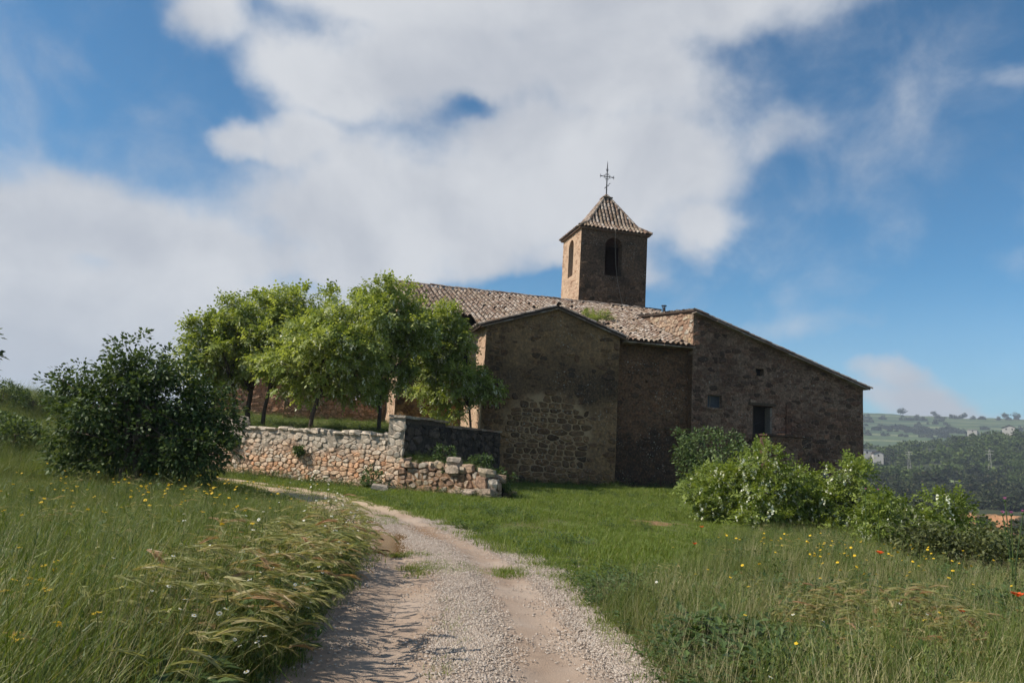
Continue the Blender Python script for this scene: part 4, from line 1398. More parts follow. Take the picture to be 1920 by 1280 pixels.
def leaf_geo(P, D, size, k, rg, ll=0.30, lw=0.13, droop=0.15):
    """compound leaves: k leaflets on each rachis (k=1: a single leaf). returns V, F, rnd"""
    L = len(P)
    up = np.array([0, 0, 1.0]) + rg.normal(0, .45, (L, 3))
    S = unit(np.cross(D, up)); N = np.cross(S, D)
    Vs, rn = [], []
    lr = rg.random(L)
    for i in range(k):
        if k == 1:
            base, dr, ln, wd = P, D, size, size * lw
        else:
            t = 0.2 + 0.8 * (i // 2) / max((k - 1) // 2, 1)
            sg = 1 if i % 2 else -1
            if i == k - 1:
                dr = unit(D - np.array([0, 0, droop]))
            else:
                dr = unit(S * sg * 0.9 + D * 0.4 - np.array([0, 0, droop]) + rg.normal(0, .18, (L, 3)))
            base = P + D * (size * t)[:, None]
            ln = size * ll; wd = size * lw
        W = unit(np.cross(dr, N + rg.normal(0, .25, (L, 3))))
        ln = ln[:, None]; wd = wd[:, None]
        mid = base + dr * ln * 0.48
        tip = base + dr * ln - np.array([0, 0, 1.0]) * ln * 0.12
        Vs.append(np.stack([base, mid + W * wd, tip, mid - W * wd], 1))
        rn.append(np.repeat(np.clip(lr * .8 + rg.random(L) * .2, 0, 1), 4))
    V = np.concatenate(Vs).reshape(-1, 3)
    F = np.arange(len(V)).reshape(-1, 4)
    return V, F, np.concatenate(rn)


def crown_points(blobs, n_clump, per, rg, crad, shell=0.5, flat=1.0):
    """leaf bases gathered in clumps through the crown's volume, thicker towards the outside"""
    wts = np.array([b[3] * b[3] * b[4] for b in blobs]); wts = wts / wts.sum()
    idx = rg.choice(len(blobs), n_clump, p=wts)
    B = np.array(blobs)[idx]
    d = unit(rg.normal(0, 1, (n_clump, 3)))
    rr = shell + (1 - shell) * rg.random(n_clump) ** 0.6
    C = B[:, :3] + d * rr[:, None] * np.stack([B[:, 3], B[:, 3] * 0.9, B[:, 4]], 1) * (0.92 + .22 * rg.random(n_clump))[:, None]
    P = np.repeat(C, per, 0)
    cr = np.repeat(crad * (0.6 + 0.8 * rg.random(n_clump)), per)
    off = unit(rg.normal(0, 1, (len(P), 3))) * (rg.random(len(P)) ** 0.5 * cr)[:, None] * [1, 1, .7 * flat]
    out = np.repeat(d, per, 0)
    D = unit(out * 0.6 + unit(off) * 0.8 + rg.normal(0, .35, (len(P), 3)) + [0, 0, -0.1])
    return C, P + off, D


def tree(name, label, cat, base, trunk, blobs, n_clump, per, leaf, k, mat, crad=0.4, blossoms=0, bsize=0.16, group=None, seed=1,
         trunk_r=0.08, limbs=14, shell=0.5, ll=0.30, lw=0.13, droop=.15, n_stems=1, bark=None, sprays=4):
    rg = np.random.default_rng(seed)
    e = empty(name, base)
    tag(e, label, cat, group)
    b0 = np.array(base)
    full = list(blobs)
    for q in blobs:         # sprays that break the outline
        for _ in range(sprays):
            d = unit(rg.normal(0, 1, 3) * [1, 1, .8] + [0, 0, .15]); f = rg.uniform(.22, .42)
            full.append((q[0] + d[0] * q[3] * 1.02, q[1] + d[1] * q[3] * 1.0, q[2] + d[2] * q[4] * 1.05, q[3] * f, q[4] * f))
    C, P, D = crown_points(full, n_clump, per, rg, crad, shell)
    size = leaf * (0.7 + 0.6 * rg.random(len(P)))
    V, F, rn = leaf_geo(P - b0, D, size, k, rg, ll, lw, droop)
    link('crown', np_mesh('crown', V, F, [mat], rn), e)
    # trunk and limbs
    tb = MB()
    for s in range(n_stems):
        off = Vector((0, 0, 0)) if n_stems == 1 else Vector((rg.normal(0, .25), rg.normal(0, .2), 0))
        top = Vector(trunk) - Vector(base) + off * 1.6
        pts = [off.lerp(top, t) + Vector((rg.normal(0, .04), rg.normal(0, .04), 0)) * (t > 0) for t in np.linspace(0, 1, 6)]
        pts[0].z -= 0.15
        tb.tube(pts, list(np.linspace(trunk_r, trunk_r * .45, 6)), 7)
    sel = rg.choice(len(C), min(limbs, len(C)), replace=False)
    for q in sel:
        c = Vector(C[q] - b0)
        st = pts[int(rg.integers(2, 6))]
        m1 = st.lerp(c, .45) + Vector((0, 0, (c.z - st.z) * .1)) + Vector(rg.normal(0, .08, 3))
        tb.tube([st, m1, c], [trunk_r * .42, trunk_r * .28, trunk_r * .08], 5)
    tb.build('trunk', bark or M_BARK, e, smooth=True)
    if blossoms:
        i = rg.choice(len(P), blossoms)
        Bp = P[i] - b0 + D[i] * leaf * .5
        nf = 9
        q = np.repeat(Bp, nf, 0)
        hgt = np.tile(np.linspace(0, 1, nf), blossoms)
        sz = np.repeat(bsize * (.7 + .6 * rg.random(blossoms)), nf)
        tilt = np.repeat(rg.normal(0, .3, (blossoms, 3)) * [1, 1, 0], nf, 0)
        ang = rg.random(len(q)) * 6.28
        rad_ = sz * .22 * (1 - .6 * hgt)
        q = q + (np.array([0, 0, -1.0]) + tilt) * (hgt * sz)[:, None] + np.stack([np.cos(ang) * rad_, np.sin(ang) * rad_, 0 * rad_], 1)
        a = unit(rg.normal(0, 1, (len(q), 3))); b_ = unit(np.cross(a, rg.normal(0, 1, (len(q), 3))))
        s_ = (sz * .15)[:, None]
        V = np.stack([q - a * s_, q - b_ * s_, q + a * s_, q + b_ * s_], 1).reshape(-1, 3)
        link('blossoms', np_mesh('blossoms', V, np.arange(len(V)).reshape(-1, 4), [M_CRE], np.repeat(rg.random(len(q)), 4)), e)
    return e


def blobs(L, D, jit=0.35, seed=0):
    rg_ = random.Random(seed)
    return [(x, D + rg_.uniform(-jit, jit) * r, z, r, rz) for x, D_, z, r, rz in L]


TGRP = 'flowering trees along the terrace'
T1 = [(-10.9,28.7,3.3,.9,.5),(-11.37,28.60,4.74,1.26,1.26),(-10.82,28.60,5.41,1.05,0.95),(-11.56,28.60,3.69,0.84,0.74)]
T2 = [(-9.7,28.9,4.9,1.0,.8),(-10.14,28.90,5.92,1.49,1.17),(-10.49,28.90,4.20,1.28,0.96),(-9.14,28.90,6.41,0.85,0.74)]
T3 = [(-8.4,28.4,3.5,.9,.55),(-8.0,28.4,4.6,1.1,.9),(-7.3,28.4,5.4,.9,.8),(-9.04,28.40,4.85,1.25,1.15),(-7.75,28.40,6.50,0.94,0.73),(-8.61,28.40,5.71,0.94,0.84)]
T4 = [(-5.4,26.6,4.6,.9,.9),(-6.84,26.40,4.33,1.75,1.16),(-6.18,26.40,5.53,1.26,1.07),(-7.55,26.40,3.71,0.97,0.78),(-5.61,26.40,3.44,0.97,0.78)]
T5 = [(-5.9,28.4,3.5,.9,.6),(-4.7,28.6,3.8,.7,.8),(-4.2,28.8,6.3,.8,.7),(-5.9,28.5,5.6,.8,.8),(-3.5,29.0,5.9,.7,.6),(-5.15,28.60,6.16,1.16,1.47),(-4.69,28.60,6.93,0.74,0.80),(-5.74,28.60,4.44,0.95,1.26),(-4.03,28.60,5.17,0.88,1.05),(-5.24,28.60,7.22,0.53,0.53)]
T6 = [(-3.4,30.2,4.9,.6,.7),(-2.95,31.00,5.81,1.05,1.05),(-2.3,31.00,4.05,1.35,0.78),(-0.95,31.00,4.27,0.90,0.38),(-2.2,31.00,2.95,0.92,0.66),(-3.85,31.00,6.07,0.80,0.80),(-2.25,31.00,5.2,0.5,0.72),(-3.1,31.00,6.69,0.76,0.6)]
spec = [
    (T1, 28.6, (-10.45, 28.6, 1.6), (-10.9, 28.6, 4.9), 'slender robinia with its crown leaning over the dark bush', 150),
    (T2, 28.9, (-10.0, 28.9, 1.65), (-10.1, 28.9, 5.2), 'thicker robinia trunk between two slimmer ones on the terrace', 170),
    (T3, 28.4, (-9.3, 28.4, 1.6), (-9.0, 28.4, 5.2), 'thin robinia standing nearest the sunlit red garden wall corner', 160),
    (T4, 26.4, (-6.95, 26.3, 1.55), (-6.6, 26.4, 4.9), 'broad low robinia right behind the middle of the terrace wall', 230),
    (T5, 28.6, (-4.9, 28.5, 1.6), (-5.0, 28.6, 6.4), 'tall slim robinia rising to the west end of the church ridge', 220),
    (T6, 31.0, (-1.42, 31.2, 1.5), (-1.9, 31.0, 5.2), 'sunlit young robinia behind the yard wall at the chapel corner', 260),
]
for k, (L, D, ba, tp, lb, nc) in enumerate(spec):
    tree('robinia_tree', lb, 'tree', ba, tp, blobs(L, D, .35, k), int(nc * .62), 27, 0.32, 7, M_ROB, 0.30, blossoms=int(nc * 3.2), bsize=.21, sprays=7, group=TGRP, seed=100 + k,
         trunk_r=(0.085 if k != 1 else 0.11) if k < 5 else 0.06, limbs=26, shell=.55, ll=.36, lw=.13)

DB = [(-9.17,18.00,2.94,0.99,0.79),(-9.82,18.00,1.99,1.32,1.19),(-8.39,18.00,1.94,1.46,1.32),(-8.94,18.00,1.15,1.99,1.06),(-10.39,18.00,1.44,0.73,1.06),(-7.42,18.00,1.87,0.73,0.99),(-7.51,18.00,0.97,0.86,0.73),(-10.66,18.00,2.46,0.40,0.46),(-8.93,18.00,3.34,0.50,0.44),(-10.65,18.00,0.54,0.46,0.60)]
tree('dense_bush', 'big dark green bush beside the track, before the terrace wall', 'bush', (-8.9, 18.2, 0), (-8.9, 18.2, 2.2), blobs(DB, 18.2, .5, 5), 900, 36, 0.115, 1, M_DKL, 0.29,
     seed=120, trunk_r=.09, limbs=40, shell=.22, lw=.29, n_stems=4)
LT = [(-16.75,22.00,3.25,1.1,1.00),(-17.21,22.00,4.01,1.29,0.97),(-17.4,22.3,2.6,1.2,.9),(-18.2,22.0,3.4,1.2,1.1)]
tree('walnut_tree', 'dark leafy tree whose branch tips reach in at the meadow edge', 'tree', (-17.6, 22.3, 0), (-17.5, 22.2, 3.0), blobs(LT, 22.0, .3, 6), 230, 26, .17, 1, M_DKL, .34, seed=121, trunk_r=.14, limbs=24, lw=.25, sprays=2)
VB = [(7.55,27.00,1.73,1.23,0.95),(6.99,27.00,1.13,0.79,0.79),(8.33,27.00,1.39,0.79,0.89),(7.6,27,.6,1.3,.7)]
tree('evergreen_shrub', 'round glossy dark green shrub close to the wing wall', 'shrub', (7.6, 27.2, -.1), (7.6, 27.2, 1.2), blobs(VB, 27.2, .2, 7), 300, 30, .12, 1, M_VIB, .22, seed=122, trunk_r=.05, limbs=20, lw=.28, n_stems=3, shell=.6)
SGRP = 'white flowering robinia shrubs at the meadow edge'
RA_ = [(6.30,18.50,1.36,0.65,0.54),(5.45,18.50,0.80,0.84,0.61),(6.51,18.50,0.60,0.82,0.75),(5.07,18.50,0.26,0.57,0.52),(5.99,18.50,0.12,0.82,0.48)]
tree('robinia_shrub', 'flowering robinia shrub right in front of the glossy round shrub', 'shrub', (5.95, 18.6, -.05), (6.1, 18.6, .9), blobs(RA_, 18.5, .5, 8), 150, 18, .24, 9, M_ROB2, .24, sprays=6, blossoms=400, bsize=.18, group=SGRP, seed=123, trunk_r=.03, limbs=26, shell=.4, ll=.30, lw=.10, n_stems=5)
RB_ = [(7.72,18.90,0.70,0.76,0.67),(8.26,18.90,0.34,0.97,0.58),(8.60,18.90,1.35,0.50,0.33),(7.45,18.90,1.08,0.50,0.39),(8.86,18.90,0.57,0.42,0.53)]
tree('robinia_shrub', 'flowering robinia shrub below the right corner of the wing', 'shrub', (8.2, 19.0, -.15), (8.2, 19.0, .9), blobs(RB_, 18.9, .5, 9), 140, 18, .24, 9, M_ROB2, .24, sprays=6, blossoms=380, bsize=.18, group=SGRP, seed=124, trunk_r=.03, limbs=26, shell=.4, ll=.30, lw=.10, n_stems=5)
RC_ = [(8.04,15.40,0.62,0.52,0.45),(8.95,15.40,0.68,0.52,0.45),(8.4,15.40,0.27,0.8,0.4),(7.60,15.40,0.52,0.36,0.45),(9.5,15.6,.35,.5,.4)]
tree('robinia_shrub', 'small flowering robinia shrub at the slope edge next to the brambles', 'shrub', (8.3, 15.5, -.3), (8.3, 15.5, .3), blobs(RC_, 15.4, .5, 10), 130, 15, .2, 9, M_ROB2, .2, sprays=6, blossoms=170, bsize=.14, group=SGRP, seed=125, trunk_r=.02, limbs=24, shell=.3, ll=.30, lw=.10, n_stems=5)
BR_ = [(7.81,12.60,0.36,0.74,0.38),(7.27,12.60,0.28,0.6,0.4),(7.0,12.60,0.45,0.42,0.3),(8.5,12.60,0.2,0.7,0.36),(7.9,12.2,.15,1.0,.35)]
tree('bramble_thicket', 'low dull brown-green bramble thicket at the edge of the meadow', 'bush', (7.7, 12.7, -.15), (7.7, 12.7, .2), blobs(BR_, 12.6, .6, 11), 380, 22, .075, 1, M_BRAM, .2, sprays=5, seed=126, trunk_r=.012, limbs=60, shell=.3, lw=.28, n_stems=6)
for k, q in enumerate([(-29.26, 46.0, 2.3, 1.5, .8), (-31.2, 46.0, 2.0, 1.2, .7), (-27.6, 47, 2.7, 1.0, .8), (-23.2, 33.0, 1, 1.5, 1.0), (-20.6, 30.5, 1, 1.2, .8), (-25.6, 37.0, 1, 1.6, 1.1), (-18.6, 28.4, 1, .9, .7)]):
    z0 = float(gz(q[0], q[1]))
    tree('hedge_bush', 'small dark bush on the crest of the grassy bank' if k < 3 else 'rounded dark bush on the slope behind the big dark bush', 'bush', (q[0], q[1], z0), (q[0], q[1], z0 + .7), [(q[0], q[1], z0 + .5, q[3], q[4])], 90, 24, .15, 1, M_DKL, .32, seed=130 + k, trunk_r=.05, limbs=8, lw=.3, group='bushes on the left bank')
# plants rooted in the roof tiles and in the walls
def chw(u, v, z):
    p = Matrix.Rotation(YAW, 3, 'Z') @ Vector((u, v, z)) + O
    return (p.x, p.y, p.z)
for k, (u, v, r_, lb) in enumerate(((0.1, 4.5, .34, 'upper leafy plant sprouting from the church roof tiles'), (0.95, 4.3, .42, 'bigger lower leafy plant sprouting from the church roof tiles'), (-0.1, 3.3, .22, 'tiny green plant on the tiles by the chapel gable'))):
    p = chw(u, v, zn(v) + .06)
    tree('roof_plant', lb, 'plant', p, (p[0], p[1], p[2] + .3), [(p[0], p[1], p[2] + r_ * .6, r_, r_ * .7)], 26, 16, .14, 5, M_ROB, .14, seed=140 + k, trunk_r=.012, limbs=8)
for k, (x, y, z, r_, lb) in enumerate(((-4.15, 23.7, .1, .38, 'dark leafy weed clump at the foot of the terrace wall by the pier'), (-1.75, 23.55, .62, .22, 'green weed tuft hanging on the face of the tumbledown wall'), (-2.0, 24.2, .98, .34, 'weed tuft on top of the tumbledown wall under the yard wall'),
                                      (-0.75, 23.2, .85, .26, 'weedy green growth beside the end block of the tumbledown wall'), (-0.1, 23.2, .3, .38, 'tall grass tuft behind the tumbledown wall end'), (-7.0, 25.42, .95, .12, 'tiny weed growing from a joint of the terrace wall'), (-9.75, 26.5, 1.0, .22, 'pale green weed on the far stretch of the terrace wall'))):
    tree('wall_weed', lb, 'weed', (x, y, z), (x, y, z + r_), [(x, y, z + r_ * .7, r_, r_ * .8)], 30, 16, .11, 1, M_WEED, .12, seed=150 + k, trunk_r=.008, limbs=10, lw=.2)

# ------------------------------------------------------------------ grasses (instanced clumps)
def blade(mb, base, h, lean, az_, w_, rnd, curve=1.0, seg=3, mi=0):
    d = Vector((math.cos(az_), math.sin(az_), 0)); s = Vector((-d.y, d.x, 0))
    s = (s + d * random.uniform(-.6, .6)).normalized()
    vs = []
    for k in range(seg + 1):
        t = k / seg
        c = Vector(base) + d * (lean * h * (t ** (1 + curve))) + Vector((0, 0, h * t * (1 - .25 * lean * t * t)))
        ww = w_ * (1 - t) ** .6 * .5
        if k < seg: vs += [c - s * ww, c + s * ww]
        else: vs.append(c)
    fs = [(2 * k, 2 * k + 1, 2 * k + 3, 2 * k + 2) for k in range(seg - 1)] + [(2 * seg - 2, 2 * seg - 1, 2 * seg)]
    mb.add(vs, fs, mi, rnd)
    return Vector(vs[-1]), d


PROTO = {}
def proto(key, mb, mats):
    o = bpy.data.objects.new('clump_' + key, mb.mesh('clump_' + key, mats))
    PROTO.setdefault(key.rsplit('_', 1)[0], []).append(o)


def wind(sp=1.1): return random.gauss(0.1, sp)
random.seed(21)
for v in range(5):      # tall meadow grass
    mb = MB()
    for k in range(74):
        r_ = random.random() ** .6 * .19; a = random.random() * 6.28
        blade(mb, (r_ * math.cos(a), r_ * math.sin(a), -.03), random.uniform(.16, .56), random.uniform(.1, .9), wind(1.5), random.uniform(.0022, .0046), random.random() * .95)
    for k in range(7):
        r_ = random.random() * .15; a = random.random() * 6.28
        tip, d = blade(mb, (r_ * math.cos(a), r_ * math.sin(a), -.03), random.uniform(.45, .78), random.uniform(.1, .5), wind(.8), .003, .5 + random.random() * .5)
        if k < 4:
            for q in range(7): blade(mb, tip - Vector((0, 0, .016 * q)), random.uniform(.012, .03), random.uniform(.4, 1.6), random.random() * 6.28, .0028, .75 + random.random() * .25, seg=1)
    proto('tall_%d' % v, mb, [M_GRASS])
for v in range(3):      # finer mid-height grass with seed heads
    mb = MB()
    for k in range(50):
        r_ = random.random() ** .6 * .2; a = random.random() * 6.28
        blade(mb, (r_ * math.cos(a), r_ * math.sin(a), -.02), random.uniform(.12, .34), random.uniform(.1, .7), wind(1.3), random.uniform(.003, .006), random.random())
    for k in range(7):
        r_ = random.random() * .18; a = random.random() * 6.28
        tip, d = blade(mb, (r_ * math.cos(a), r_ * math.sin(a), -.02), random.uniform(.32, .5), random.uniform(.1, .4), wind(.7), .003, .8 + random.random() * .2)
        for q in range(5): blade(mb, tip - Vector((0, 0, .012 * q)), .03, random.uniform(.3, 1.2), random.random() * 6.28, .006, .9, seg=1)
    proto('mid_%d' % v, mb, [M_GRASS])
for v in range(4):      # lawn
    mb = MB()
    for k in range(60):
        r_ = random.random() ** .6 * .16; a = random.random() * 6.28
        blade(mb, (r_ * math.cos(a), r_ * math.sin(a), -.015), random.uniform(.03, .11), random.uniform(.2, 1.0), random.random() * 6.28, random.uniform(.005, .010), random.random(), seg=2)
    proto('lawn_%d' % v, mb, [M_LAWN])
for v in range(3):      # dry stalks
    mb = MB()
    for k in range(16):
        r_ = random.random() * .16; a = random.random() * 6.28
        blade(mb, (r_ * math.cos(a), r_ * math.sin(a), -.02), random.uniform(.2, .6), random.uniform(.1, .8), wind(1.0), .004, random.random())
    proto('dry_%d' % v, mb, [M_STRAW])
for v in range(4):      # wall barley with nodding bearded ears
    mb = MB()
    for k in range(14):
        r_ = random.random() * .14; a = random.random() * 6.28
        blade(mb, (r_ * math.cos(a), r_ * math.sin(a), -.02), random.uniform(.2, .45), random.uniform(.2, .7), wind(.9), random.uniform(.005, .008), random.random() * .8)
    for k in range(7):
        r_ = random.random() * .13; a = random.random() * 6.28
        h = random.uniform(.38, .6)
        er = random.random()
        tip, d = blade(mb, (r_ * math.cos(a), r_ * math.sin(a), -.02), h, random.uniform(.3, .6), wind(.45), .004, .5)
        dirn = (d * 1.0 + Vector((0, 0, random.uniform(.1, .7)))).normalized()
        p = Vector(tip)
        for q in range(9):      # ear: overlapping bristly spikelets along a drooping curve
            p = p + dirn * .0105
            dirn = (dirn + Vector((0, 0, -.07))).normalized()
            sd = dirn.cross(Vector((0, 0, 1))).normalized()
            for sg in (-1, 0, 1):
                aw = (dirn + sd * sg * .30 + Vector((0, 0, random.uniform(-.05, .22)))).normalized()
                ln = random.uniform(.045, .075)
                wv = (aw.cross(Vector((random.gauss(0, 1), random.gauss(0, 1), 1)))).normalized() * .0038
                mb.add([p - wv, p + wv, p + aw * ln + Vector((0, 0, -.012))], [(0, 1, 2)], 1, er)
    proto('barley_%d' % v, mb, [M_GRASS, M_EAR])
for v in range(3):      # broad-leaved weeds
    mb = MB()
    for k in range(46):
        r_ = random.random() ** .6 * .18; a = random.random() * 6.28
        p = Vector((r_ * math.cos(a), r_ * math.sin(a), random.uniform(.0, .26)))
        d = Vector((math.cos(a + random.gauss(0, .8)), math.sin(a + random.gauss(0, .8)), random.uniform(-.1, .7))).normalized()
        s = d.cross(Vector((0, 0, 1))).normalized(); ln = random.uniform(.05, .11); wd = ln * random.uniform(.18, .32)
        mb.add([p, p + d * ln * .5 + s * wd, p + d * ln - Vector((0, 0, ln * .2)), p + d * ln * .5 - s * wd], [(0, 1, 2, 3)], 0, random.random())
    for k in range(8):
        a = random.random() * 6.28; blade(mb, (0, 0, -.02), random.uniform(.15, .3), .5, a, .006, .3)
    proto('weed_%d' % v, mb, [M_WEED])
for v in range(4):      # pebbles
    mb = MB()
    for k in range(9):
        r_ = random.random() ** .5 * .11; a = random.random() * 6.28; s = random.uniform(.004, .013)
        c = Vector((r_ * math.cos(a), r_ * math.sin(a), s * .3))
        q = [c + Vector((s * random.uniform(.8, 1.3), 0, 0)), c + Vector((0, s * random.uniform(.7, 1.2), 0)), c - Vector((s * random.uniform(.8, 1.3), 0, 0)), c - Vector((0, s * random.uniform(.7, 1.2), 0)), c + Vector((random.uniform(-.3, .3) * s, random.uniform(-.3, .3) * s, s * random.uniform(.5, .9)))]
        mb.add(q, [(0, 1, 4), (1, 2, 4), (2, 3, 4), (3, 0, 4)], 0, random.random())
    M_PEB = bpy.data.materials.get('pebble')
    if not M_PEB:
        M_PEB, t, b = new_mat('pebble')
        lk(t, ramp(t, rnd_val(t), [(0, (0.26, 0.20, 0.155)), (0.5, (0.385, 0.315, 0.255)), (1, (0.49, 0.42, 0.355))]), b.inputs['Base Color'])
        b.inputs['Roughness'].default_value = .9
    proto('pebble_%d' % v, mb, [M_PEB])
for v in range(3):      # far trees of the wood: leafy clumps about 1 m radius
    rgn = np.random.default_rng(300 + v)
    C, P, D = crown_points([(0, 0, .55, .75, .7), (.35, .1, .3, .55, .5), (-.35, -.1, .35, .5, .5)], 34, 12, rgn, .3, .55)
    V, F, rn = leaf_geo(P, D, .34 * (.7 + .6 * rgn.random(len(P))), 1, rgn, lw=.4)
    for nm_, mt_ in (('wood', M_FOR), ('copse', M_FOR2)):
        o = bpy.data.objects.new('clump_' + nm_, np_mesh('clump_' + nm_, V, F, [mt_], rn)); PROTO.setdefault(nm_, []).append(o)
    C, P, D = crown_points([(0, 0, .5, .75, .6), (.35, .1, .3, .55, .45), (-.35, -.1, .3, .5, .45)], 90, 22, rgn, .2, .5)
    V, F, rn = leaf_geo(P, D, .10 * (.7 + .6 * rgn.random(len(P))), 1, rgn, lw=.35)
    o = bpy.data.objects.new('clump_scrub', np_mesh('clump_scrub', V, F, [M_FOR2 if v == 1 else M_FOR], rn)); PROTO.setdefault('scrub', []).append(o)


def scatter(name, keys, P, rot, scl, label, cat, seed=1, idx=None):
    """one 'stuff' object whose points carry instanced clumps"""
    P = np.asarray(P, np.float32)
    n = len(P)
    objs = [o for k in keys for o in PROTO[k]]
    rg_ = np.random.default_rng(seed)
    if idx is None: idx = rg_.integers(0, len(objs), n)
    me = bpy.data.meshes.new(name)
    me.vertices.add(n); me.vertices.foreach_set('co', P.ravel())
    for nm, ty, dat, f in (('rot', 'FLOAT_VECTOR', rot, 'vector'), ('scl', 'FLOAT', scl, 'value'), ('pick', 'INT', idx, 'value')):
        a = me.attributes.new(nm, ty, 'POINT'); a.data.foreach_set(f, np.ascontiguousarray(dat, np.int32 if ty == 'INT' else np.float32).ravel())
    o = link(name, me)
    tag(o, label, cat, kind='stuff')
    ng = bpy.data.node_groups.new('scatter_' + name, 'GeometryNodeTree')
    ng.interface.new_socket('Geometry', in_out='INPUT', socket_type='NodeSocketGeometry')
    ng.interface.new_socket('Geometry', in_out='OUTPUT', socket_type='NodeSocketGeometry')
    N = ng.nodes.new; Lk = ng.links.new
    gi, go = N('NodeGroupInput'), N('NodeGroupOutput')
    jn = N('GeometryNodeJoinGeometry')
    for ob in objs:
        oi = N('GeometryNodeObjectInfo'); oi.inputs['Object'].default_value = ob
        gtoi = N('GeometryNodeGeometryToInstance'); Lk(oi.outputs['Geometry'], gtoi.inputs[0]); Lk(gtoi.outputs[0], jn.inputs[0])
    ip = N('GeometryNodeInstanceOnPoints'); ip.inputs['Pick Instance'].default_value = True
    def na(nm, ty):
        q = N('GeometryNodeInputNamedAttribute'); q.data_type = ty; q.inputs['Name'].default_value = nm
        return q.outputs[0]
    er = N('FunctionNodeEulerToRotation'); Lk(na('rot', 'FLOAT_VECTOR'), er.inputs[0])
    Lk(gi.outputs[0], ip.inputs['Points']); Lk(jn.outputs[0], ip.inputs['Instance']); Lk(na('pick', 'INT'), ip.inputs['Instance Index'])
    Lk(er.outputs[0], ip.inputs['Rotation']); Lk(na('scl', 'FLOAT'), ip.inputs['Scale'])
    Lk(ip.outputs[0], go.inputs[0])
    md = o.modifiers.new('scatter', 'NODES'); md.node_group = ng
    return o


def field(n, r0, r1, a0, a1, rg_, pw=1.0):
    """n points in a wedge round the camera; pw<2 puts more of them near"""
    q = rg_.random(n)
    r = (r0 ** pw + q * (r1 ** pw - r0 ** pw)) ** (1 / pw)
    a = np.radians(a0 + (a1 - a0) * rg_.random(n))
    return r * np.sin(a), r * np.cos(a)


def tallness(x, y, s, hw):
    """0 on the cropped lawn and the track, 1 in the uncut meadow"""
    e = np.abs(s) - hw
    leftm = smooth01((e - np.interp(y, [12, 14, 17, 20, 24], [0, .3, 1.3, 2.2, 3.2])) / .4) * (s < 0)
    line = np.where(y > 8.6, 0.95 + (y - 8.6) * .44, -9.0) + 0.9 * fbm(x * .5, y * .5, 40)
    rightm = smooth01((x - line) / 1.4) * (s > 0) * smooth01((e + .0) / .3)
    fade = smooth01((24.5 - y) / 3.0)
    # the cropped verge along the terrace wall
    verge = smooth01(((y - 0.0) - (20.3 - (x + 5) * .55)) / -1.2)
    return np.where(s < 0, leftm * fade, rightm * np.where(x > 4, 1, fade))


def rotz(n, rg_, sp=.5, tilt=.08):
    return np.stack([rg_.normal(0, tilt, n), rg_.normal(0, tilt, n), rg_.normal(0, sp, n)], 1)


def in_church(x, y):
    dx, dy = x - O.x, y - O.y
    u = dx * math.cos(YAW) + dy * math.sin(YAW); v = -dx * math.sin(YAW) + dy * math.cos(YAW)
    return ((u > -6.4) & (u < 13.5) & (v > -.02) & (v < 17)) | ((u > 7.1) & (u < 9.7) & (v > -1.1) & (v < 1))


TAv, TBv = np.array(TA), np.array(TB)
def behind_wall(x, y):
    """behind the terrace wall or the yard wall"""
    d = TBv - TAv; nrm = np.array([-d[1], d[0]]) / np.linalg.norm(d)
    k = (x - TAv[0]) * nrm[0] + (y - TAv[1]) * nrm[1]
    ya, yb_ = np.array(YA), np.array(YB); d2 = yb_ - ya; n2 = np.array([-d2[1], d2[0]]) / np.linalg.norm(d2)
    k2 = (x - ya[0]) * n2[0] + (y - ya[1]) * n2[1]
    ra, rb = np.array(RA), np.array(RB); d3 = rb - ra; n3 = np.array([-d3[1], d3[0]]) / np.linalg.norm(d3)
    k3 = (x - ra[0]) * n3[0] + (y - ra[1]) * n3[1]
    return ((k > -.02) & (k2 > -.3) & (x > -13.5)) | ((k3 > -.12) & (x < .25) & (x > -3.6) & (y < 33))


rg_ = np.random.default_rng(5)
x, y = field(46000, 1.6, 34, -46, 46, rg_, 1.15)
s, hw = path_s(x, y)
tl_ = tallness(x, y, s, hw)
ok = (rg_.random(len(x)) < tl_) & ~in_church(x, y) & ~behind_wall(x, y)
x, y, s, hw, tl_ = x[ok], y[ok], s[ok], hw[ok], tl_[ok]
z = gz(x, y)
e = np.abs(s) - hw
hgt = (0.65 + .45 * tl_) * (0.75 + .5 * rg_.random(len(x))) * np.where((e < .5) & (s > 0), .85, np.where((e < 1.7) & (s < 0) & (y < 10.5), 1.24, 1.0)) * np.interp(np.hypot(x, y), [0, 8, 11, 14, 30], [.98, .98, .86, .62, .75])
hgt = hgt * np.where((s > 0), .9, 1.0)
hgt = hgt * np.clip(1 + 1.0 * fbm(x * .45, y * .45, 50) + .6 * fbm(x * 1.6, y * 1.6, 51), .45, 1.28)
P = np.stack([x, y, z], 1)
kind = rg_.random(len(x))
edge = (s < 0) & (e < 1.9) & (y > 4.5) & (y < 17)
barley_zone = np.where(edge, .03 + .30 * smooth01((fbm(x * .55, y * .55, 60) + .06) / .12) * smooth01((1.7 - e) / .8), .012) + ((s > 0) & (fbm(x * .6 + 4, y * .6, 61) > .10) & (y < 8)) * .12 + (np.hypot(x - 3.0, (y - 6.3) * .8) < .8) * .3
weed_zone = .12 + (fbm(x * .8, y * .8, 62) > .08) * .35 + ((s < 0) & (e < .5)) * .2 + (np.hypot(x - 2.0, y - 5.9) < .75) * .5 + (np.hypot(x - 1.0, y - 8.3) < .5) * .5
dry_zone = np.where(s > 0, .19, .10) + ((s > 0) & (fbm(x * .5 + 9, y * .5, 63) > .0) & (y < 12)) * .2 + (np.hypot(x - 2.2, y - 8.2) < 1.0) * .22 + ((s < 0) & (fbm(x * .5, y * .5, 66) > .15)) * .12
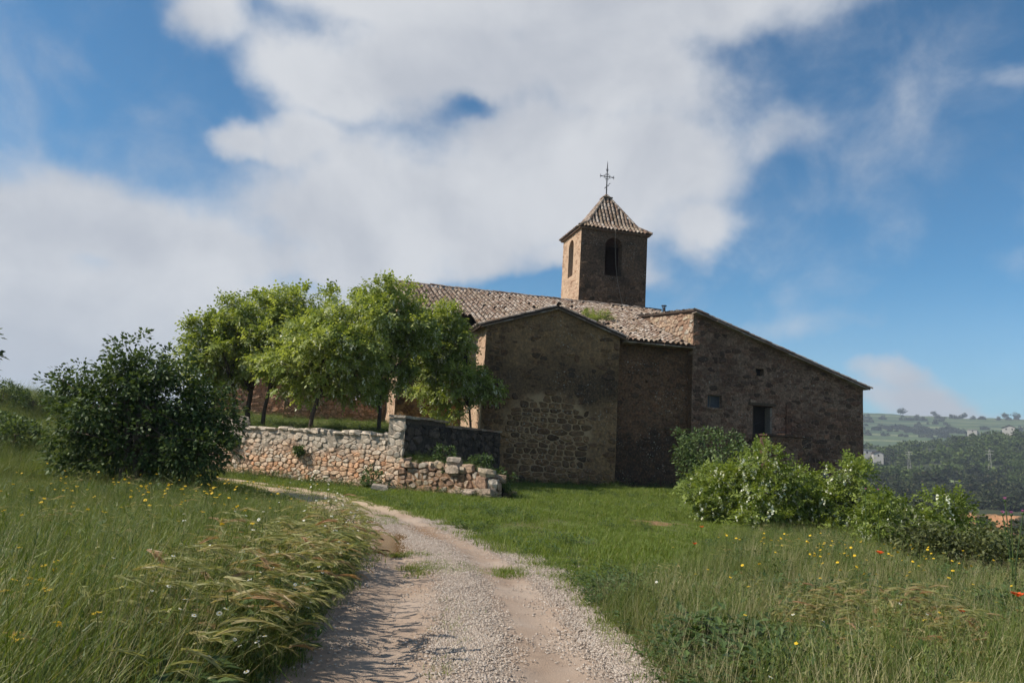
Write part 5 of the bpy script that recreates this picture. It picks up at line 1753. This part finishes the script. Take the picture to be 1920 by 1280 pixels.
c1 = barley_zone; c2 = c1 + weed_zone; c3 = c2 + dry_zone; c4 = c3 + np.where(s > 0, .42, .24)
gr = np.where(kind < c1, 0, np.where(kind < c2, 1, np.where(kind < c3, 2, np.where(kind < c4, 3, 4))))
for q, (nm, ky, lb, ct) in enumerate((('wall_barley', ['barley'], 'bearded wall barley nodding over the track edges', 'barley'),
                                      ('meadow_weeds', ['weed'], 'dark broad-leaved weeds among the meadow grass', 'weeds'),
                                      ('dry_grass', ['dry'], 'dry straw-coloured stalks in the meadow', 'dry grass'),
                                      ('fine_grass', ['mid'], 'fine seeding grass of the uncut meadow', 'grass'),
                                      ('tall_grass', ['tall'], 'tall wind-bent green grass of the uncut meadow', 'grass'))):
    i = gr == q
    r3 = rotz(i.sum(), rg_, .9 if q != 1 else 3, .12)
    if q == 0:      # ears hang out over the track
        r3[:, 2] = rg_.normal(0, .35, i.sum()) + np.where(s[i] < 0, -.1, .3)
    sc = hgt[i] * (1.0 if q != 0 else .95)
    scatter(nm, ky, P[i], r3, sc, lb, ct, 70 + q)

# cropped lawn between the track and the church, on the verge and the far meadow floor
x, y = field(60000, 4.5, 40, -46, 44, rg_, 1.35)
s, hw = path_s(x, y)
tl_ = tallness(x, y, s, hw)
e = np.abs(s) - hw
thin = rg_.random(len(x)) < np.clip(.72 + 1.8 * fbm(x * .8, y * .8, 87), .12, 1)
crown = (np.abs(s) < .30 * hw) & (y > 14.2) & (rg_.random(len(x)) < .8)
ok = (((e > -.05 - .2 * rg_.random(len(x)) * (y > 10)) & (rg_.random(len(x)) > tl_ * .7) & thin) | crown) & ~in_church(x, y) & ~behind_wall(x, y)
x, y = x[ok], y[ok]
ln_ = np.interp(np.hypot(x, y), [5, 12, 25, 40], [.8, 1.0, 1.35, 1.6]) * (1 + 1.1 * fbm(x * .5, y * .5, 80)) * (.65 + .7 * rg_.random(len(x)))
ln_ = ln_ * np.where(crown[ok], .7, 1)
scatter('lawn_grass', ['lawn'], np.stack([x, y, gz(x, y)], 1), rotz(len(x), rg_, 3), ln_, 'short bright green grass between the track and the church', 'grass', 90)
# longer tussocks through the lawn and a ragged fringe along the wall feet
x, y = field(5000, 8, 36, -30, 34, rg_, 1.5)
s, hw = path_s(x, y); e = np.abs(s) - hw
ok = (e > .05) & ~in_church(x, y) & ~behind_wall(x, y) & (fbm(x * .9 + 3, y * .9, 83) > .06)
x, y = x[ok], y[ok]
fx, fy, fs = [], [], []
def fringe(a, b_, n_, off, lo, hi):
    a, b_ = np.array(a[:2]), np.array(b_[:2]); d_ = (b_ - a) / np.linalg.norm(b_ - a); nn = np.array([d_[1], -d_[0]])
    for t_ in rg_.random(n_):
        if float(fbm(t_ * np.linalg.norm(b_ - a) * .9, 3.3, 84)) < -.12: continue
        q = a + (b_ - a) * t_ + nn * abs(rg_.normal(0, off)) + nn * .06
        fx.append(q[0]); fy.append(q[1]); fs.append(rg_.uniform(lo, hi))
fringe(chw(-5.4, 0, 0), chw(0, 0, 0), 150, .3, .5, 1.1)
fringe(chw(0, .6, 0), chw(3.9, .6, 0), 110, .4, .5, 1.2)
fringe(chw(3.9, .2, 0), chw(13, .2, 0), 160, .5, .6, 1.4)
fringe((-10.4, 26.88), (-3.5, 24.12), 230, .22, .4, 1.0)
fringe((-3.3, 23.85), (0.1, 22.4), 120, .2, .35, .9)
x = np.concatenate([x, fx]); y = np.concatenate([y, fy])
sc = np.concatenate([.35 + .35 * rg_.random(len(x) - len(fs)), fs])
scatter('tussock_grass', ['mid', 'weed', 'lawn'], np.stack([x, y, gz(x, y) - .01], 1), rotz(len(x), rg_, 3), sc, 'ragged tussocks and weeds in the lawn and along the wall feet', 'grass', 98)
# low weeds and rosettes on the lawn
x, y = field(5200, 7, 34, -30, 30, rg_, 1.3)
s, hw = path_s(x, y); e = np.abs(s) - hw
ok = (e > .02) & ~in_church(x, y) & ~behind_wall(x, y) & (s > 0) & ((fbm(x * .7, y * .7, 81) > .12) | ((e < .9) & (rg_.random(len(x)) < .35)))
x, y = x[ok], y[ok]
scatter('lawn_weeds', ['weed'], np.stack([x, y, gz(x, y) - .02], 1), rotz(len(x), rg_, 3), .35 + .4 * rg_.random(len(x)), 'dark low weeds dotted through the lawn', 'weeds', 91)
# weeds in the track: crown tufts
tuf = []
for cx_, cy_, n_, rx_, ry_ in ((-.78, 9.65, 110, .34, .3), (-.36, 6.5, 14, .1, .5), (-.33, 5.6, 10, .12, .3), (-.4, 7.4, 8, .1, .3), (-1.2, 10.75, 30, .35, .2), (.1, 9.7, 26, .4, .35)):
    for k in range(n_): tuf.append((cx_ + rg_.normal(0, rx_ * .6), cy_ + rg_.normal(0, ry_ * .6)))
tuf = np.array(tuf); tz = gz(tuf[:, 0], tuf[:, 1]) - .01
scatter('track_tufts', ['lawn'], np.stack([tuf[:, 0], tuf[:, 1], tz], 1), rotz(len(tuf), rg_, 3), .55 + .5 * rg_.random(len(tuf)), 'small grass tufts growing on the crown of the track', 'grass', 92)
# pebbles
C_ = PC[(PC[:, 1] > 2) & (PC[:, 1] < 15)]
n = 9000
i = rg_.integers(0, len(C_), n)
ss2 = np.where(rg_.random(n) < .5, rg_.normal(0, .13, n), np.where(rg_.random(n) < .93, 1, -1) * rg_.normal(.95, .12, n))
ss2 = np.where(rg_.random(n) < .06, rg_.uniform(-1, 1, n), ss2)
T_ = np.gradient(PC[:, :2], axis=0); T_ /= np.linalg.norm(T_, axis=1)[:, None]
Tc = T_[(PC[:, 1] > 2) & (PC[:, 1] < 15)]
x = C_[i, 0] + Tc[i, 1] * ss2 * C_[i, 2] + rg_.normal(0, .04, n); y = C_[i, 1] - Tc[i, 0] * ss2 * C_[i, 2] + rg_.normal(0, .15, n)
scatter('loose_gravel', ['pebble'], np.stack([x, y, gz(x, y) + pz(ss2, x, y) + .012], 1), rotz(n, rg_, 3, 0), .7 + .6 * rg_.random(n), 'pale loose gravel along the middle and edges of the track', 'gravel', 93)
# grass on the terrace and on the bank
pts, sc = [], []
for k in range(5200):
    s_, t_ = rg_.random(), rg_.random() ** 1.6
    p = terr_p(s_, t_)
    if in_church(np.array([p.x]), np.array([p.y]))[0]: continue
    pts.append((p.x, p.y, float(terr_z(s_, t_, p.x, p.y)))); sc.append(rg_.uniform(.35, .8) * (1.0 if s_ > .3 else 1.3))
scatter('terrace_grass', ['mid', 'lawn', 'weed'], pts, rotz(len(pts), rg_, 3), np.array(sc), 'rough grass and weeds on the terrace under the robinias', 'grass', 94)
bi = rg_.integers(0, len(BANK_V), 900); bv = np.array(BANK_V)[bi] + rg_.normal(0, .06, (900, 3)) * [1, 1, 0]
scatter('bank_grass', ['mid', 'lawn', 'weed'], bv, rotz(900, rg_, 3), rg_.uniform(.4, .9, 900), 'grass and weeds on the bank behind the tumbledown wall', 'grass', 95)
# long grass on the rising ground behind the bush
x, y = field(9000, 22, 62, -48, -20, rg_, 1.6)
ok = ~behind_wall(x, y) & (path_s(x, y)[0] < -.9) | ((x < -14) & (y > 27.5))
x, y = x[ok], y[ok]
scatter('hillside_grass', ['tall', 'mid'], np.stack([x, y, gz(x, y)], 1), rotz(len(x), rg_, .6), 1.0 + .8 * rg_.random(len(x)), 'long grass over the rising bank beyond the dark bush', 'grass', 96)
# slope beyond the meadow edge
x, y = field(6000, 13, 70, 22, 48, rg_, 1.5)
xe = 8.6 + (y - 12) * .28
ok = (x > xe - .3) & ~in_church(x, y)
x, y = x[ok], y[ok]
scatter('slope_scrub', ['weed', 'mid', 'tall'], np.stack([x, y, gz(x, y)], 1), rotz(len(x), rg_, 3), .8 + .6 * rg_.random(len(x)), 'rough weedy growth on the slope below the meadow', 'scrub', 97)


# ------------------------------------------------------------------ flowers
def daisy(name, col, r_, h, petals, disc):
    mb = MB()
    random.seed(h * 100)
    mb.tube([(0, 0, -h), (.01, 0, -h * .5), (0, 0, 0)], .0025, 4, 2)
    for k in range(petals):
        a = 2 * math.pi * k / petals
        c, s_ = math.cos(a), math.sin(a); w_ = r_ * .30
        z1 = random.uniform(-.1, .25) * r_
        mb.add([(c * r_ * .2, s_ * r_ * .2, .002), (c * r_ * .7 - s_ * w_, s_ * r_ * .7 + c * w_, z1 * .6), (c * r_, s_ * r_, z1), (c * r_ * .7 + s_ * w_, s_ * r_ * .7 - c * w_, z1 * .6)], [(0, 1, 2, 3)], 0, random.random())
    n = 8
    vs = [(disc * r_ * math.cos(2 * math.pi * k / n), disc * r_ * math.sin(2 * math.pi * k / n), .004) for k in range(n)] + [(0, 0, .004 + r_ * .18)]
    mb.add(vs, [(k, (k + 1) % n, n) for k in range(n)], 1, .3)
    return mb.mesh(name, [col, M_YEL, M_GRASS])


YEL_ME = [daisy('yellow_daisy', M_YEL, .021, .5 + .03 * k, 12, .42) for k in range(3)]
WHI_ME = [daisy('white_daisy', M_WHI, .017, .35 + .03 * k, 11, .3) for k in range(3)]


def flowers(name, meshes, pts, label, group, cat, rg_, tilt=.3, size=1.0):
    for k, (x_, y_, z_) in enumerate(pts):
        o = link(name, meshes[k % len(meshes)])
        o.location = (x_, y_, float(gz(x_, y_)) + z_)
        o.rotation_euler = (rg_.normal(0, tilt), rg_.normal(.1, tilt), rg_.uniform(0, 6.28))
        q = size * rg_.uniform(.8, 1.25); o.scale = (q, q, q)
        tag(o, label, cat, group)


def cloud(c, sx, sy, n, z0, z1, side):
    o = []
    while len(o) < n:
        x_, y_ = rg_.normal(c[0], sx), rg_.normal(c[1], sy)
        s_, h_ = path_s([x_], [y_])
        if (side < 0 and s_[0] < -h_[0] - .05) or (side > 0 and s_[0] > h_[0] + .3): o.append((x_, y_, rg_.uniform(z0, z1)))
    return o


near_y = [(-3.06,4.98),(-2.94,4.96),(-2.93,4.76),(-2.82,4.49),(-2.68,4.53),(-2.67,4.39),(-2.76,4.55),(-2.53,4.30),(-2.96,5.14),(-2.80,4.85),(-2.63,4.74),(-2.68,4.20),(-1.98,3.84),(-2.04,3.62),(-2.01,3.58),(-2.09,3.39),(-2.07,3.34),(-2.03,3.33),(-2.49,4.28),(-2.68,7.56),(-2.80,7.63)]
pts = [(a, b_, .66) for a, b_ in near_y]
flowers('yellow_daisy', YEL_ME, pts, 'yellow daisy among tall grass at the near left of the track', 'near yellow daisies', 'flower', rg_, .3, 1.1)
pts = cloud((-5.6, 11.0), 1.6, 1.6, 95, .56, .72, -1) + cloud((-3.8, 9.5), 1.0, 1.6, 34, .60, .74, -1) + cloud((-6.0, 14), 1.2, 1.0, 30, .50, .64, -1)
flowers('yellow_daisy', YEL_ME, pts, 'small yellow daisy in the uncut meadow before the dark bush', 'yellow daisies of the left meadow', 'flower', rg_, .3, 1.0)
pts = cloud((4.3, 9.4), .9, .8, 95, .48, .62, 1) + cloud((3.4, 7.2), 1.4, 1.2, 22, .36, .5, 1) + cloud((5.6, 8.2), 1.0, 1.0, 18, .4, .5, 1)
flowers('yellow_daisy', YEL_ME, pts, 'small yellow daisy in the uncut meadow before the robinia shrubs', 'yellow daisies of the right meadow', 'flower', rg_, .3, .78)
ed = []
while len(ed) < 230:
    y_ = 3.6 + 11.5 * rg_.random() ** 1.1
    k = int(np.abs(PC[:, 1] - y_).argmin()); d_ = rg_.gamma(1.3, .26) - .08
    x_ = PC[k, 0] - PN[k, 0] * (PC[k, 2] + d_); yy_ = PC[k, 1] - PN[k, 1] * (PC[k, 2] + d_)
    ed.append((x_, yy_, min(.36 + d_ * .65 + rg_.uniform(0, .28), .82)))
flowers('white_daisy', WHI_ME, ed, 'small white daisy in the grass fringe on the left of the track', 'white daisies along the track', 'flower', rg_, .4, .82)
pts = cloud((3.2, 5.6), 1.4, 1.4, 26, .28, .45, 1)
flowers('white_daisy', WHI_ME, pts, 'small white daisy in the uncut grass right of the track', 'white daisies of the right meadow', 'flower', rg_, .4)


def poppy(x_, y_, h, r_, label, seed):
    rr = random.Random(seed)
    z0 = float(gz(x_, y_))
    e_ = empty('poppy', (x_, y_, z0)); tag(e_, label, 'poppy', 'poppies of the right meadow')
    st = MB(); st.tube([(0, 0, 0), (.02, .01, h * .6), (0, 0, h)], .003, 5); st.build('stem', M_GRASS, e_)
    for k in range(4):
        a = k * math.pi / 2 + rr.uniform(-.2, .2)
        c, s_ = math.cos(a), math.sin(a)
        mb = MB()
        n = 5
        vs = [(0, 0, h)]
        for j in range(n):
            b_ = a + (j / (n - 1) - .5) * 1.7
            vs.append((r_ * .62 * math.cos(b_), r_ * .62 * math.sin(b_), h + r_ * .35 + rr.uniform(-.06, .06) * r_))
        for j in range(n):
            b_ = a + (j / (n - 1) - .5) * 1.9
            vs.append((r_ * math.cos(b_), r_ * math.sin(b_), h + r_ * .62 + rr.uniform(-.15, .15) * r_))
        fs = [(0, 1 + j, 2 + j) for j in range(n - 1)] + [(1 + j, n + 1 + j, n + 2 + j, 2 + j) for j in range(n - 1)]
        mb.add(vs, fs, 0, rr.random()); mb.build('petal', M_REDP, e_)
    ce = MB(); ce.tube([(0, 0, h), (0, 0, h + r_ * .3)], [r_ * .1, r_ * .16], 6); ce.build('seed_capsule', M_DARK, e_)


poppy(3.13, 11.84, .5, .036, 'orange-red poppy at the edge of the robinia shrubs beside bare earth', 1)
poppy(2.56, 10.02, .45, .032, 'lone poppy where the lawn meets the taller grass', 2)
poppy(4.73, 9.46, .52, .05, 'red poppy just behind the patch of yellow daisies', 3)
poppy(4.66, 6.85, .52, .055, 'large bright red poppy near the tall thistle', 4)
poppy(3.68, 6.06, .5, .034, 'small orange-red poppy in the dry meadow grass', 5)


def thistle(x_, y_, h, label, seed, heads=1):
    rr = random.Random(seed)
    z0 = float(gz(x_, y_))
    e_ = empty('thistle', (x_, y_, z0)); tag(e_, label, 'thistle', 'thistles at the meadow edge')
    for k in range(heads):
        a = rr.uniform(0, 6.28); l_ = .0 if heads == 1 else rr.uniform(.06, .2)
        hh = h * (1 if k == 0 else rr.uniform(.8, .97))
        tip = Vector((l_ * math.cos(a), l_ * math.sin(a), hh))
        st = MB(); st.tube([(0, 0, 0), (tip.x * .2, tip.y * .2, hh * .45), tip], [.010, .007, .005], 5)
        for j in range(9):      # spiny leaves on the stem
            q = Vector((0, 0, 0)).lerp(tip, .1 + .08 * j); b_ = rr.uniform(0, 6.28); ln = rr.uniform(.05, .15) * (1 - j / 12)
            d = Vector((math.cos(b_), math.sin(b_), .6)); s_ = Vector((-d.y, d.x, 0)) * .16
            st.add([q, q + d * ln * .5 + s_ * ln, q + d * ln, q + d * ln * .5 - s_ * ln], [(0, 1, 2, 3)], 0, rr.random())
        st.build('stem', M_WEED, e_)
        hd = MB()
        prof = [(0, .006), (.008, .018), (.022, .021), (.034, .015)]
        hd.tube([tip + Vector((0, 0, p_[0])) for p_ in prof], [p_[1] for p_ in prof], 8, 0)
        for j in range(26):
            b_ = rr.uniform(0, 6.28); t_ = rr.uniform(.1, 1)
            d = Vector((math.cos(b_) * t_ * .9, math.sin(b_) * t_ * .9, 1)).normalized(); p = tip + Vector((0, 0, .03)); s_ = d.cross(Vector((rr.uniform(-1, 1), rr.uniform(-1, 1), .2))).normalized() * .004
            hd.add([p - s_, p + s_, p + d * .034 + s_, p + d * .034 - s_], [(0, 1, 2, 3)], 1, rr.random())
        hd.build('flower_head', [M_WEED, M_PUR], e_)


thistle(7.08, 14.69, 1.12, 'slim purple thistle standing beside the right robinia shrub', 1)
thistle(7.39, 14.82, 1.12, 'purple thistle between the two robinia shrubs, above the brambles', 2)
thistle(6.27, 9.27, 1.25, 'tall branching thistle with several pale purple heads by the brambles', 3, 4)


# ------------------------------------------------------------------ the far country
rw_ = np.random.default_rng(9)
def far_pts(n, r0, r1, a0, a1, pw=1.0):
    return field(n, r0, r1, a0, a1, rw_, pw)
x, y = far_pts(5200, 340, 930, 14, 46, 1.3)
r = np.hypot(x, y); az_ = np.degrees(np.arctan2(x, y))
ok = ~((r > 455) & (r < 520)) & ((fbm(x * .014, y * .014, 90) > -.17) | (r < 450)) & ~((r > 560) & (r < 620) & (fbm(x * .01, y * .02, 91) > .12))
x, y, r = x[ok], y[ok], r[ok]
sc = np.where(r < 450, 2.8, 4.4) * (.45 + 1.1 * rw_.random(len(x)) ** 1.5)
pk = np.where((r < 450) & (rw_.random(len(r)) < .8) | (fbm(x * .02, y * .02, 98) > .08), 3, 0) + rw_.integers(0, 3, len(r))
scatter('hill_wood', ['wood', 'copse'], np.stack([x, y, gz(x, y) - .4], 1), rotz(len(x), rw_, 3, .1), sc, 'dark scrubby woodland covering the middle hillside', 'woodland', 201, idx=pk)
x, y = far_pts(2600, 60, 316, 14, 48, 1.4)
d_ = x - (8.6 + (y - 12) * .28)
ok = d_ > 9
x, y = x[ok], y[ok]
x2, y2 = far_pts(170, 302, 330, 29, 37)
x, y = np.concatenate([x, x2]), np.concatenate([y, y2])
scatter('valley_scrub', ['scrub'], np.stack([x, y, gz(x, y) - .3], 1), rotz(len(x), rw_, 3, .1), 1.2 + 1.8 * rw_.random(len(x)), 'bushes filling the valley floor below the quarry', 'scrub', 202)
x, y = far_pts(5200, 1050, 1880, 18, 44, 1.2)
z = gz(x, y)
row = np.abs(((z * .085 + 2.2 * vnoise(x * .003, y * .003, 4)) % 1) - .5)
ok = ((row < .05) & (vnoise(x * .01, y * .01, 7) > .35)) | (fbm(x * .006, y * .006, 95) > .17)
x, y, z = x[ok], y[ok], z[ok]
scatter('far_hedges', ['wood'], np.stack([x, y, z - .5], 1), rotz(len(x), rw_, 3, .1), 3 + 3.5 * rw_.random(len(x)), 'hedge rows and copses striping the far hill', 'hedges', 203)


def polar(az_, r): return r * math.sin(rad(az_)), r * math.cos(rad(az_))
for k, (az_, r, s_, lb) in enumerate(((31.64, 1895, 6.5, 'round lone tree standing on the far ridge line'), (27.9, 1890, 9, 'wind-leaning tree on the highest part of the far ridge'), (29.9, 1890, 6, 'squat bushy tree on the far ridge dip'), (30.9, 1892, 3.6, 'small bush near the lone tree on the far ridge'), (33.9, 1890, 7, 'leafy clump of ridge trees beyond the white houses'), (34.5, 1888, 7.5, 'dark ridge tree at the far end of the skyline'))):
    x_, y_ = polar(az_, r); z_ = float(gz(x_, y_))
    sk = 5 if k == 1 else 0
    tree('ridge_tree', lb, 'tree', (x_, y_, z_), (x_ + sk * .5, y_, z_ + s_ * .9), [(x_ + sk, y_, z_ + s_ * 1.2, s_ * .85, s_ * .55), (x_ + sk * .4, y_, z_ + s_ * .9, s_ * .6, s_ * .4)], 40, 10, s_ * .28, 1, M_FOR, s_ * .3, seed=160 + k, trunk_r=.35, limbs=6, lw=.4, group='trees on the far ridge')


def house(az_, r, w_, d_, h, label, roofc, rz=0.0, gable=True, dz=0):
    x_, y_ = polar(az_, r); z_ = float(gz(x_, y_)) + dz
    e_ = empty('farm_house', (x_, y_, z_), -rad(az_) + rz); tag(e_, label, 'house', 'white houses on the hills')
    m_ = MB(); m_.box(-w_ / 2, w_ / 2, 0, d_, -4, h)
    rh = w_ * .22 if gable else .3
    if gable:
        m_.add([(-w_ / 2, 0, h), (w_ / 2, 0, h), (0, 0, h + rh), (-w_ / 2, d_, h), (w_ / 2, d_, h), (0, d_, h + rh)], [(0, 1, 2), (4, 3, 5)])
    m_.build('wall', M_WHITE, e_)
    q = MB()
    if gable:
        o_ = .6
        for sg in (-1, 1):
            q.add([(sg * (w_ / 2 + o_), -o_, h - o_ * .44), (0, -o_, h + rh + .05), (0, d_ + o_, h + rh + .05), (sg * (w_ / 2 + o_), d_ + o_, h - o_ * .44),
                   (sg * (w_ / 2 + o_), -o_, h - o_ * .44 + .3), (0, -o_, h + rh + .4), (0, d_ + o_, h + rh + .4), (sg * (w_ / 2 + o_), d_ + o_, h - o_ * .44 + .3)],
                  [(0, 1, 2, 3), (4, 5, 6, 7), (0, 1, 5, 4), (2, 3, 7, 6), (0, 3, 7, 4)])
    else:
        q.box(-w_ / 2 - .4, w_ / 2 + .4, -.4, d_ + .4, h + .02, h + .35)
    q.build('roof', roofc, e_)
    for k in range(max(1, int(w_ / 4))):
        xx = -w_ / 2 + (k + .5) * w_ / max(1, int(w_ / 4))
        wd = MB(); wd.box(xx - .55, xx + .55, -.06, .1, h * .45, h * .78); wd.build('window', M_DARK, e_)


house(25.85, 640, 13, 8, 5.2, 'flat pale house just past the church wing corner', M_WHITE, .35, False, 7)
house(26.55, 636, 7, 6, 4.0, 'low pale shed next to the flat pale house', M_UNDER, .2, True, 6)
house(32.1, 800, 7, 6, 3.2, 'small white house half hidden in dark trees', M_WHITE, .1, False, 6)
house(34.1, 800, 9, 8, 4, 'white gabled farmhouse on the wooded hilltop', M_UNDER, .1, True, 6)


def pylon(az_, r, h, label):
    x_, y_ = polar(az_, r); z_ = float(gz(x_, y_))
    e_ = empty('power_pylon', (x_, y_, z_), -rad(az_)); tag(e_, label, 'pylon', 'power pylons in the valley')
    m_ = MB()
    for sx in (-1, 1):
        for sy in (-1, 1): m_.tube([(sx * 1.1, sy * 1.1, -1), (sx * .25, sy * .25, h)], .09, 4)
    for k in range(9):
        za, zb_ = h * k / 9, h * (k + 1) / 9
        a, b_ = 1.1 - .85 * k / 9, 1.1 - .85 * (k + 1) / 9
        sg = 1 if k % 2 else -1
        for f in (-1, 1):
            m_.tube([(sg * a, f * a, za), (-sg * b_, f * b_, zb_)], .05, 4); m_.tube([(f * a, sg * a, za), (f * b_, -sg * b_, zb_)], .05, 4)
    m_.build('lattice_mast', M_WHITE, e_)
    c_ = MB()
    for zz in (.82, .94): c_.tube([(-2.2, 0, h * zz), (2.2, 0, h * zz)], .1, 4)
    c_.build('cross_arm', M_WHITE, e_)


pylon(33.0, 560, 17, 'lattice power pylon on the wooded hill below the farmhouse')
pylon(28.4, 600, 13, 'faint power pylon on the lower slope nearer the church')

# ------------------------------------------------------------------ air
hz = MB(); hz.box(-9200, 9200, -9200, 9200, -175, 150)
hzo = hz.build('haze', [])
hzo.data.materials.clear()
m = bpy.data.materials.new('haze'); m.use_nodes = True
for nd in list(m.node_tree.nodes):
    if nd.type == 'BSDF_PRINCIPLED': m.node_tree.nodes.remove(nd)
pvn = m.node_tree.nodes.new('ShaderNodeVolumePrincipled')
pvn.inputs['Color'].default_value = (0.78, 0.87, 1.0, 1)
pvn.inputs['Density'].default_value = 0.00024
pvn.inputs['Anisotropy'].default_value = 0.1
m.node_tree.links.new(pvn.outputs[0], m.node_tree.nodes['Material Output'].inputs['Volume'])
hzo.data.materials.append(m)
tag(hzo, 'thin pale blue haze over the valley and far hills', 'haze', kind='stuff')
